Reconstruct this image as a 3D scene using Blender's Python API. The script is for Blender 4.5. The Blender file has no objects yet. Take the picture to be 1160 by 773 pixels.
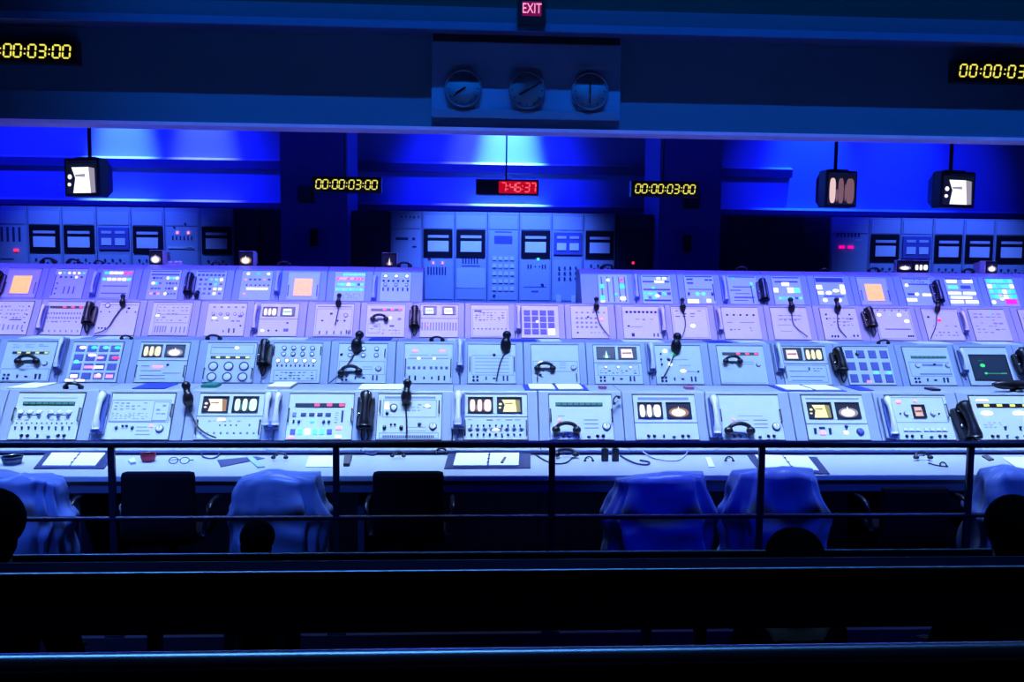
import bpy, bmesh, math, random
from mathutils import Vector, Matrix, noise
random.seed(7)
col = bpy.context.scene.collection
PI = math.pi
# ------------------------------------------------------------------ camera
F, PITCH, ROLL, YAW = 950.0, 0.080, 0.0102, 0.0497
CZ = 1.94                                   # eye height above the control room floor
fw = Vector((math.sin(YAW)*math.cos(PITCH), math.cos(YAW)*math.cos(PITCH), -math.sin(PITCH)))
r0 = Vector((math.cos(YAW), -math.sin(YAW), 0)); u0 = r0.cross(fw)
cr = r0*math.cos(ROLL)+u0*math.sin(ROLL); cu = -r0*math.sin(ROLL)+u0*math.cos(ROLL)
def ray(x, y): return fw + cr*((x-580)/F) + cu*((386.5-y)/F)
def at(x, y, Y):
    d = ray(x, y); t = Y/d.y; return Vector((d.x*t, Y, d.z*t+CZ))
def atz(x, y, z):
    d = ray(x, y); t = (z-CZ)/d.z; return Vector((d.x*t, d.y*t, z))
cam = bpy.data.cameras.new('camera'); co = bpy.data.objects.new('camera', cam); col.objects.link(co)
cam.sensor_width = 36; cam.lens = F/1160*36; cam.clip_start = .05; cam.clip_end = 100
m = Matrix((cr, cu, -fw)).transposed().to_4x4(); m.translation = (0, 0, CZ); co.matrix_world = m
bpy.context.scene.camera = co
sc = bpy.context.scene
sc.view_settings.view_transform = 'Standard'; sc.view_settings.look = 'None'
sc.view_settings.exposure = 0; sc.view_settings.gamma = 1; sc.view_settings.use_curve_mapping = False
w = bpy.data.worlds.new('world'); sc.world = w; w.use_nodes = True
w.node_tree.nodes['Background'].inputs[0].default_value = (.002, .004, .02, 1)
w.node_tree.nodes['Background'].inputs[1].default_value = .25
sc.cycles.max_bounces = 5; sc.cycles.sample_clamp_indirect = 4
# ------------------------------------------------------------------ materials
MC = {}
def mat(name, c, rough=.5, metal=0, var=.12, scale=8, emit=None, es=1, trans=0, bump=0, spec=.5, stretch=None):
    if name in MC: return MC[name]
    M = bpy.data.materials.new(name); M.use_nodes = True; n = M.node_tree.nodes; l = M.node_tree.links
    b = n['Principled BSDF']; b.inputs['Roughness'].default_value = rough; b.inputs['Metallic'].default_value = metal
    b.inputs['Specular IOR Level'].default_value = spec
    tc = n.new('ShaderNodeTexCoord'); no = n.new('ShaderNodeTexNoise'); no.inputs['Scale'].default_value = scale; no.inputs['Detail'].default_value = 4
    if stretch:
        mp = n.new('ShaderNodeMapping'); mp.inputs['Scale'].default_value = stretch
        l.new(tc.outputs['Object'], mp.inputs[0]); l.new(mp.outputs[0], no.inputs['Vector'])
    else: l.new(tc.outputs['Object'], no.inputs['Vector'])
    mx = n.new('ShaderNodeMix'); mx.data_type = 'RGBA'
    mx.inputs[6].default_value = (*[min(1, x*(1+var)) for x in c], 1); mx.inputs[7].default_value = (*[x*(1-var) for x in c], 1)
    l.new(no.outputs['Fac'], mx.inputs[0]); l.new(mx.outputs[2], b.inputs['Base Color'])
    if emit:
        b.inputs['Emission Color'].default_value = (*emit, 1); b.inputs['Emission Strength'].default_value = es
    if trans: b.inputs['Transmission Weight'].default_value = trans
    if bump:
        bp = n.new('ShaderNodeBump'); bp.inputs['Strength'].default_value = bump; l.new(no.outputs['Fac'], bp.inputs['Height']); l.new(bp.outputs[0], b.inputs['Normal'])
    MC[name] = M; return M
def lampm(name, e, s=1.6): return mat('lamp_'+name, [x*.5+.05 for x in e], .35, emit=e, es=s)
PANEL = mat('panel_paint', (.66, .74, .80), .35, var=.06, scale=14)
HOUS = mat('console_paint', (.36, .42, .60), .4, var=.08, scale=3, stretch=(9, 1, .6))
TOPP = mat('worktop_laminate', (.52, .57, .66), .35, var=.08, scale=2.2)
DARK = mat('black_plastic', (.008, .008, .016), .35)
NAVY = mat('dark_marking', (.03, .04, .15), .5)
GREY = mat('grey_marking', (.24, .28, .48), .5)
WHT = mat('white_plastic', (.88, .88, .88), .3, var=.04)
BEIGE = mat('beige_plastic', (.72, .72, .80), .3, var=.05)
STEEL = mat('steel', (.5, .52, .56), .22, metal=1, var=.05)
DSTEEL = mat('dark_steel', (.05, .05, .07), .35, metal=.6)
PAPER = mat('paper', (.95, .95, .93), .8, var=.03)
BLUEP = mat('blue_folder', (.03, .06, .55), .5)
GREENP = mat('green_cover', (.02, .25, .18), .5)
REDP = mat('red_plastic', (.45, .02, .05), .35)
PINKP = mat('pink_plastic', (.5, .2, .45), .4)
FABRIC = mat('dark_fabric', (.004, .004, .009), .9, scale=60, bump=.2, spec=.08)
RACKP = mat('rack_paint', (.34, .42, .55), .45, var=.1, scale=4)
RACKL = mat('rack_panel_paint', (.46, .55, .68), .4, var=.06)
RACKD = mat('rack_dark_paint', (.03, .03, .08), .5, var=.2)
SLOT = mat('slot_blue', (.10, .12, .42), .5)
GLASSD = mat('dark_glass', (.004, .006, .015), .08)
SK = mat('skin', (.25, .14, .10), .6, scale=20); HAIR = mat('hair', (.004, .003, .003), .9, scale=90, bump=.6, spec=.03)
SHIRT = mat('dark_shirt', (.006, .006, .010), .95, scale=50, spec=.05); TROU = mat('dark_trousers', (.008, .008, .012), .95)
COL = {'w': lampm('white', (.95, .95, 1), 2.2), 'W': lampm('warm_white', (1, .9, .8), 1.6), 'g': lampm('green', (.02, .75, .35), 1.1), 'c': lampm('cyan', (.1, .8, .85), 1.2),
       'r': lampm('red', (1, .03, .12), 1.2), 'p': lampm('pink', (1, .35, .55), 1.1), 'y': lampm('yellow', (.75, .75, .12), 1.0), 'o': lampm('orange', (1, .5, .15), 1.3),
       'G': lampm('dim_green', (0, .16, .10), .7), 'm': lampm('magenta', (1, 0, .35), 1.2), 'k': DARK, 'd': SLOT, 'n': NAVY, 's': GREY, 'x': WHT, 'b': BEIGE, 'B': lampm('blue', (.05, .3, 1), 1.0)}
# ------------------------------------------------------------------ mesh builder
class MB:
    def __init__(s): s.v = []; s.f = []; s.mi = []; s.mats = []; s.sm = []
    def slot(s, mt):
        if mt not in s.mats: s.mats.append(mt)
        return s.mats.index(mt)
    def add(s, vs, fs, mt, smooth=False):
        o = len(s.v); s.v += [tuple(x) for x in vs]; k = s.slot(mt)
        for f in fs: s.f.append([i+o for i in f]); s.mi.append(k); s.sm.append(smooth)
        return s
    def box(s, a, b, mt, bev=0, M=None):
        bm = bmesh.new(); bmesh.ops.create_cube(bm, size=1)
        for v in bm.verts: v.co = Vector([(a[i]+b[i])/2+v.co[i]*(b[i]-a[i]) for i in range(3)])
        if bev: bmesh.ops.bevel(bm, geom=list(bm.edges), offset=bev, segments=2, affect='EDGES', profile=.6)
        return s._bm(bm, mt, M)
    def _bm(s, bm, mt, M=None, smooth=False):
        bm.verts.ensure_lookup_table()
        if M is not None: bmesh.ops.transform(bm, matrix=M, verts=bm.verts)
        bm.verts.index_update()
        s.add([v.co for v in bm.verts], [[v.index for v in f.verts] for f in bm.faces], mt, smooth); bm.free(); return s
    def prism(s, prof, x0, x1, mt):          # prof: list of (y,z), extruded along x
        n = len(prof); vs = [(x0, y, z) for y, z in prof]+[(x1, y, z) for y, z in prof]
        ar = sum(prof[i][0]*prof[(i+1) % n][1]-prof[(i+1) % n][0]*prof[i][1] for i in range(n))
        fs = [[i, i+n, (i+1) % n+n, (i+1) % n] for i in range(n)]+[list(range(n)), list(range(2*n-1, n-1, -1))]
        if ar < 0: fs = [f[::-1] for f in fs]
        fs = [f[::-1] for f in fs]
        return s.add(vs, fs, mt)
    def lathe(s, prof, mt, n=20, M=None, sx=1, sy=1):     # prof (r,z)
        vs = []; fs = []
        for r, z in prof:
            for k in range(n): vs.append((r*math.cos(2*PI*k/n)*sx, r*math.sin(2*PI*k/n)*sy, z))
        for i in range(len(prof)-1):
            for k in range(n): fs.append([i*n+k, i*n+(k+1) % n, (i+1)*n+(k+1) % n, (i+1)*n+k])
        fs.append(list(range(n))[::-1]); fs.append([(len(prof)-1)*n+k for k in range(n)])
        if M is not None: vs = [M @ Vector(v) for v in vs]
        return s.add(vs, fs, mt, True)
    def tube(s, pts, r, mt, n=8, smooth=3):
        pts = [Vector(p) for p in pts]
        if smooth and len(pts) > 2:
            q = []
            for i in range(len(pts)-1):
                p0 = pts[max(0, i-1)]; p1 = pts[i]; p2 = pts[i+1]; p3 = pts[min(len(pts)-1, i+2)]
                for k in range(smooth):
                    t = k/smooth
                    q.append(.5*((2*p1)+(-p0+p2)*t+(2*p0-5*p1+4*p2-p3)*t*t+(-p0+3*p1-3*p2+p3)*t**3))
            q.append(pts[-1]); pts = q
        vs = []; fs = []; up = Vector((.13, .27, .95)).normalized()
        for i, p in enumerate(pts):
            d = (pts[min(i+1, len(pts)-1)]-pts[max(0, i-1)])
            d = d.normalized() if d.length > 1e-9 else Vector((0, 0, 1))
            a = d.cross(up)
            if a.length < .05: a = d.cross(Vector((1, 0, 0)))
            a.normalize(); b = d.cross(a)
            rr = r[i] if isinstance(r, (list, tuple)) else r
            for k in range(n): vs.append(p+(a*math.cos(2*PI*k/n)+b*math.sin(2*PI*k/n))*rr)
        for i in range(len(pts)-1):
            for k in range(n): fs.append([i*n+k, (i+1)*n+k, (i+1)*n+(k+1) % n, i*n+(k+1) % n][::-1])
        fs.append(list(range(n))); fs.append([(len(pts)-1)*n+k for k in range(n)][::-1])
        return s.add(vs, fs, mt, True)
    def ball(s, c, r, mt, n=14, M=None):
        if not hasattr(r, '__len__'): r = (r, r, r)
        bm = bmesh.new(); bmesh.ops.create_uvsphere(bm, u_segments=n, v_segments=n*2//3, radius=1)
        T = Matrix.Translation(c) @ Matrix.Diagonal((*r, 1))
        return s._bm(bm, mt, T if M is None else M @ T, True)
    def quad(s, a, b, z, mt):   # rect a..b in xy at z
        return s.add([(a[0], a[1], z), (b[0], a[1], z), (b[0], b[1], z), (a[0], b[1], z)], [[0, 1, 2, 3]], mt)
    def mesh(s, name):
        me = bpy.data.meshes.new(name); me.from_pydata(s.v, [], s.f)
        for mt in s.mats: me.materials.append(mt)
        me.polygons.foreach_set('material_index', s.mi); me.polygons.foreach_set('use_smooth', s.sm); me.update(); return me
    def build(s, name, parent=None, M=None):
        return link(name, s.mesh(name), parent, M)
def link(name, me, parent=None, M=None):
    o = bpy.data.objects.new(name, me); col.objects.link(o)
    if parent: o.parent = parent
    if M is not None: o.matrix_local = M
    return o
def empty(name, loc, label, cat, group=None):
    o = bpy.data.objects.new(name, None); col.objects.link(o); o.location = loc; o.empty_display_size = .1
    return tag(o, label, cat, group)
def tag(o, label, cat, group=None):
    o['label'] = label; o['category'] = cat
    if group: o['group'] = group
    return o
def struct(o): o['kind'] = 'structure'; return o
# ------------------------------------------------------------------ small control parts (unit meshes, shared)
UC = {}
def unit(kind, c):
    k = (kind, c)
    if k in UC: return UC[k]
    b = MB(); m_ = COL[c]
    if kind == 'sq':
        b.add([(-.5, -.5, 0), (.5, -.5, 0), (.5, .5, 0), (-.5, .5, 0), (-.42, -.42, 1), (.42, -.42, 1), (.42, .42, 1), (-.42, .42, 1)],
              [[4, 5, 6, 7], [0, 1, 5, 4], [1, 2, 6, 5], [2, 3, 7, 6], [3, 0, 4, 7]], m_)
    elif kind == 'rd': b.lathe([(.5, 0), (.5, .5), (.4, .8), (.2, 1)], m_, 14)
    elif kind == 'ring':
        b.lathe([(.5, 0), (.5, .6), (.4, .6), (.39, .3)], NAVY, 16); b.lathe([(.38, .31), (.36, .5), (.1, .52)], m_, 16)
    elif kind == 'dial':
        b.lathe([(.5, 0), (.48, .25), (.36, .3)], NAVY, 20); b.lathe([(.42, .2), (.36, .8), (.3, .95), (.12, 1)], m_, 20); b.box((-.04, .02, 1), (.04, .3, 1.04), NAVY)
    elif kind == 'kn':
        b.lathe([(.5, 0), (.5, .25), (.34, .3), (.3, .95), (.2, 1)], m_, 12); b.box((-.05, 0, 1), (.05, .28, 1.05), WHT)
    elif kind == 'tg':
        b.box((-.5, -.5, 0), (.5, .5, .2), m_); b.add([(-.25, -.3, .2), (.25, -.3, .2), (.25, .1, .2), (-.25, .1, .2), (-.3, .1, 1), (.3, .1, 1), (.3, .42, 1), (-.3, .42, 1)],
              [[4, 5, 6, 7], [0, 1, 5, 4], [1, 2, 6, 5], [2, 3, 7, 6], [3, 0, 4, 7]], m_)
    elif kind == 'oval': b.lathe([(.5, 0), (.46, .6), (.3, 1)], m_, 16)
    nm = {'sq': 'push_button', 'rd': 'round_button', 'ring': 'gauge', 'dial': 'dial', 'kn': 'knob', 'tg': 'toggle_switch', 'oval': 'indicator_lamp'}[kind]
    UC[k] = (nm, b.mesh(nm)); return UC[k]
# screens: pictures laid out in unit square, origin lower left
def ell(b, cx, cy, rx, ry, z, mt, n=18, sq=2.0):
    vs = []
    for k in range(n):
        a = 2*PI*k/n; c, s_ = math.cos(a), math.sin(a)
        vs.append((cx+rx*math.copysign(abs(c)**(2/sq), c), cy+ry*math.copysign(abs(s_)**(2/sq), s_), z))
    b.add(vs, [list(range(n))], mt)
def poly(b, pts, z, mt): b.add([(x, y, z) for x, y in pts], [list(range(len(pts)))], mt)
def em(name, c, s=1.0): return mat('glow_'+name, (.02, .02, .03), .3, emit=c, es=s)
TINT = {'w': ((1, 1, 1), (.42, .38, .5)), 'y': ((.95, .9, .5), (.4, .4, .1)), 'p': ((1, .78, .75), (.4, .2, .25)), 't': ((.7, .95, .9), (.05, .25, .25)), 'W': ((1, .93, .8), (.5, .28, .12)), 'd': ((.75, .5, .5), (.25, .12, .16)), 'G': ((.7, 1, .6), (.05, .3, .1))}
def picture(b, kind, tint, x0, y0, x1, y1, z):
    W, H = x1-x0, y1-y0; P_ = lambda u, v: (x0+u*W, y0+v*H)
    c1, c2 = TINT[tint]; A = em('bright_'+tint, c1, 1.15); D = em('soft_'+tint, c2, .8); BK = em('black', (.004, .006, .02), 1)
    b.quad((x0, y0), (x1, y1), z, BK); z1 = z+.0012; z2 = z+.0022
    if kind == 'page':
        poly(b, [P_(.22, .02), P_(.8, .02), P_(.74, .86), P_(.18, .86), P_(.3, .5)], z1, A); poly(b, [P_(.8, .02), P_(.95, .03), P_(.93, .82), P_(.75, .86)], z1, D)
        ell(b, *P_(.12, .55), .07*W, .08*H, z2, A); ell(b, *P_(.1, .3), .06*W, .06*H, z2, A); poly(b, [P_(.3, .56), P_(.62, .54), P_(.62, .64), P_(.3, .62)], z2, D)
    elif kind == 'pillars':
        for cx, rw, mt in [(.17, .11, A), (.47, .10, D if tint == 'd' else A), (.8, .15, A if tint != 'd' else D)]: ell(b, *P_(cx, .46), rw*W, .42*H, z1, mt, 20, 3.2)
        ell(b, *P_(.33, .3), .04*W, .22*H, z1, D); ell(b, *P_(.63, .4), .03*W, .3*H, z1, D)
    elif kind == 'glow':
        ell(b, *P_(.5, .36), .42*W, .33*H, z1, D); ell(b, *P_(.48, .34), .30*W, .25*H, z2, A); poly(b, [P_(.44, .5), P_(.54, .5), P_(.5, .8)], z2, A)
    elif kind == 'plume':
        poly(b, [P_(.44, .08), P_(.62, .08), P_(.56, .5), P_(.53, .72), P_(.49, .5)], z2, A); ell(b, *P_(.52, .2), .22*W, .14*H, z1, D)
    elif kind == 'lines':
        poly(b, [P_(.15, .1), P_(.8, .1), P_(.75, .85), P_(.15, .85)], z1, A); poly(b, [P_(.2, .42), P_(.72, .42), P_(.72, .58), P_(.2, .55)], z2, D)
    elif kind == 'radar':
        Gm = em('radar_green', (.05, .9, .25), 1.0); Dg = em('radar_dim', (.0, .012, .05), 1)
        b.quad(P_(.03, .04), P_(.97, .96), z1, Dg); ell(b, *P_(.3, .58), .07*W, .07*H, z2, Gm); ell(b, *P_(.34, .27), .045*W, .04*H, z2, Gm)
        b.quad(P_(.36, .25), P_(.9, .28), z2, em('radar_line', (.03, .45, .15), .8)); b.quad(P_(.75, .25), P_(.9, .29), z2+.001, em('radar_line2', (.1, .6, .3), .8)); b.quad(P_(.2, .76), P_(.34, .79), z2, em('radar_line3', (.0, .2, .1), .8))
    elif kind == 'orange':
        M_ = bpy.data.materials.get('orange_glow')
        if not M_:
            M_ = bpy.data.materials.new('orange_glow'); M_.use_nodes = True; n = M_.node_tree.nodes; l = M_.node_tree.links
            tc = n.new('ShaderNodeTexCoord'); br = n.new('ShaderNodeTexBrick'); br.offset = 0; br.inputs['Scale'].default_value = 38; br.inputs['Mortar Size'].default_value = .03; br.inputs['Brick Width'].default_value = 1; br.inputs['Row Height'].default_value = 1
            br.inputs['Color1'].default_value = (1, .55, .17, 1); br.inputs['Color2'].default_value = (1, .50, .15, 1); br.inputs['Mortar'].default_value = (.95, .36, .16, 1)
            l.new(tc.outputs['Object'], br.inputs[0]); p = n['Principled BSDF']; p.inputs['Base Color'].default_value = (.06, .03, .01, 1); l.new(br.outputs[0], p.inputs['Emission Color']); p.inputs['Emission Strength'].default_value = 1.2
        b.quad((x0, y0), (x1, y1), z+.001, M_)
# control panel DSL ------------------------------------------------------
def panel_items(pn, w_, h_, items):
    """pn: panel object, local frame x right, y up, z out; (0,0)=top left in (u,v), v down."""
    b = MB(); T = .012
    X = lambda u: (u-.5)*w_
    Y = lambda v: (.5-v)*h_
    def put(kind, c, u, v, sw, sh, d):
        nm, me = unit(kind, c)
        o = link(nm, me, pn, Matrix.Translation((X(u), Y(v), T)) @ Matrix.Diagonal((sw*w_, sh*h_, d, 1)))
        return o
    for it in items:
        k = it[0]
        if k == 'G':       # grid of controls: kind,u0,v0,u1,v1,nc,nr,colors,sw,sh
            _, kind, a, t, c, d, nc, nr, cs, sw, sh = it; i = 0
            for r in range(nr):
                for q in range(nc):
                    ch = cs[i % len(cs)]; i += 1
                    if ch == '.': continue
                    uu = a if nc == 1 else a+(c-a)*q/(nc-1); vv = t if nr == 1 else t+(d-t)*r/(nr-1)
                    asp = w_/h_
                    put(kind, ch, uu, vv, sw, (sh if sh else sw*asp), .006 if kind in ('sq', 'rd') else .009 if kind == 'oval' else .016)
        elif k == 'L':     # engraved line(s): list of (u0,v,u1[,thick])
            for ln in it[1]:
                th = ln[3] if len(ln) > 3 else .014
                b.box((X(ln[0]), Y(ln[1]+th/2), T), (X(ln[2]), Y(ln[1]-th/2), T+.0012), it[2] if len(it) > 2 else NAVY)
        elif k == 'F':     # engraved frame
            _, a, t, c, d = it; e = .009
            for (p, q, r, s_) in ((a, t, c, t+e*1.4), (a, d-e*1.4, c, d), (a, t, a+e, d), (c-e, t, c, d)):
                b.box((X(p), Y(s_), T), (X(r), Y(q), T+.0012), GREY)
        elif k == 'D':     # segment display strip: u0,v0,u1,v1,color
            _, a, t, c, d, ch = it; z = MB(); z.box((X(a), Y(d), T), (X(c), Y(t), T+.005), DARK)
            n = 8; W = (X(c)-X(a))/n
            for i in range(n):
                if ch in 'yr' and i % 2 == 0: continue
                if ch == 'r' and i < 2: continue
                z.box((X(a)+W*(i+.08), Y(d)+(Y(t)-Y(d))*.15, T+.005), (X(a)+W*(i+.92), Y(t)-(Y(t)-Y(d))*.15, T+.0062), COL[ch])
            z.build('display_strip', pn)
        elif k == 'S':     # crt
            _, a, t, c, d, kind, tint = it; z = MB()
            e = .004; bz = BEIGE if kind == 'orange' else DARK
            for (p, q, r, s_) in ((X(a)-e, Y(d)-e, X(c)+e, Y(d)), (X(a)-e, Y(t), X(c)+e, Y(t)+e), (X(a)-e, Y(d), X(a), Y(t)), (X(c), Y(d), X(c)+e, Y(t))):
                z.box((p, q, T), (r, s_, T+.008), bz)
            picture(z, kind, tint, X(a), Y(d), X(c), Y(t), T+.002); o = z.build('screen', pn)
            if kind == 'orange': o['label'] = 'orange glowing gridded screen'
        elif k == 'H':     # pair of dark side handles: u, v0, v1
            for u in it[1]:
                z = MB(); z.tube([(X(u), Y(it[2]), T), (X(u), Y(it[2]), T+.02), (X(u), Y(it[3]), T+.02), (X(u), Y(it[3]), T)], .0045, DSTEEL, 6, 1); z.build('handle', pn)
        elif k == 'C':     # dark comb
            _, a, t, c, d, n = it; z = MB()
            for i in range(n):
                x = X(a)+(X(c)-X(a))*i/n; z.box((x, Y(d), T), (x+(X(c)-X(a))/n*.62, Y(t), T+.004), NAVY)
            z.build('key_row', pn)
        elif k == 'X':     # block of fine print: rows of short strokes u0,v0,u1,v1,rows,cols
            _, a, t, c, d, nr, nc = it[:7]; mt = it[7] if len(it) > 7 else GREY
            for r in range(nr):
                for q in range(nc):
                    if random.random() < .22: continue
                    x = a+(c-a)*(q+random.random()*.2)/nc; y = t+(d-t)*(r+.3)/nr; ww = (c-a)/nc*random.uniform(.35, .75); hh = (d-t)/nr*random.choice((.22, .3, .45))
                    b.box((X(x), Y(y+hh), T), (X(x+ww), Y(y), T+.001), mt)
        elif k == 'V':     # vertical slots
            _, a, t, c, d, n = it[:6]; mt = it[6] if len(it) > 6 else NAVY
            for i in range(n):
                x = X(a)+(X(c)-X(a))*i/max(1, n-1); b.box((x-.008, Y(d), T), (x+.008, Y(t), T+.0015), mt)
    return b
BOTK = [('G', 'kn', .2, .93, .29, .93, 2, 1, 'k', .055, 0), ('G', 'kn', .74, .93, .83, .93, 2, 1, 'k', .055, 0), ('G', 'tg', .44, .94, .44, .94, 1, 1, 'n', .03, .07), ('G', 'kn', .6, .95, .6, .95, 1, 1, 'n', .06, .05)]
HH = [('H', (.015, .985), .34, .62)]
SCR2 = lambda t1, c1, t2, c2, v0=.07, v1=.40, dv=.5: [('S', .07, v0, .45, v1, t1, c1), ('S', .53, v0, .91, v1, t2, c2), ('L', [(0, dv, 1, .018)])]
# ------------------------------------------------------------------ console rows
TH = .548; SN, CS = math.sin(TH), math.cos(TH)
ROWS = {1: dict(Y=5.722, h=CZ-1.151, L=.3446, pw=.445, top=.028, dep=.37), 2: dict(Y=7.817, h=CZ-1.036, L=.414, pw=.455, top=.03, dep=.37),
        3: dict(Y=9.775, h=CZ-.753, L=.436, pw=.46, top=.03, dep=.4), 4: dict(Y=11.373, h=CZ-.393, L=.463, pw=.425, top=.085, dep=.45)}
for R in ROWS.values():
    R['desk'] = R['h']-.05; R['fl'] = R['desk']-.74; R['Yt'] = R['Y']+R['L']*SN; R['zt'] = R['h']+R['L']*CS
    R['ztop'] = R['zt']+R['top']*CS; R['Ytop'] = R['Yt']+R['top']*SN+(.13 if R['top'] > .05 else 0); R['Yb'] = R['Yt']+R['dep']
XS = {1: [-42, 60.5, 163, 264.5, 365.5, 465, 561.3, 656.8, 751, 845.8, 941, 1035.5, 1130],
      2: [-37, 38, 113, 188.5, 264, 338.5, 412, 486, 557, 628, 698, 766, 837.3, 908, 979, 1046.5, 1113, 1180],
      3: [17.5, 78, 137, 197, 259, 318, 380, 438, 498, 555, 611, 667, 725, 780, 837, 892, 948, 1009, 1063, 1116, 1172],
      4: [-22, 30, 82.7, 135.3, 189, 240.4, 292.6, 345.6, 397.5, 449, 693.3, 742, 790.6, 839.3, 889, 938, 986, 1036, 1084, 1130, 1176]}
def frame(R):       # rotation: x right, y up the slope, z outward
    return Matrix(((1, 0, 0), (0, SN, -CS), (0, CS, SN))).to_4x4()
SPEC = {}
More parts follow.
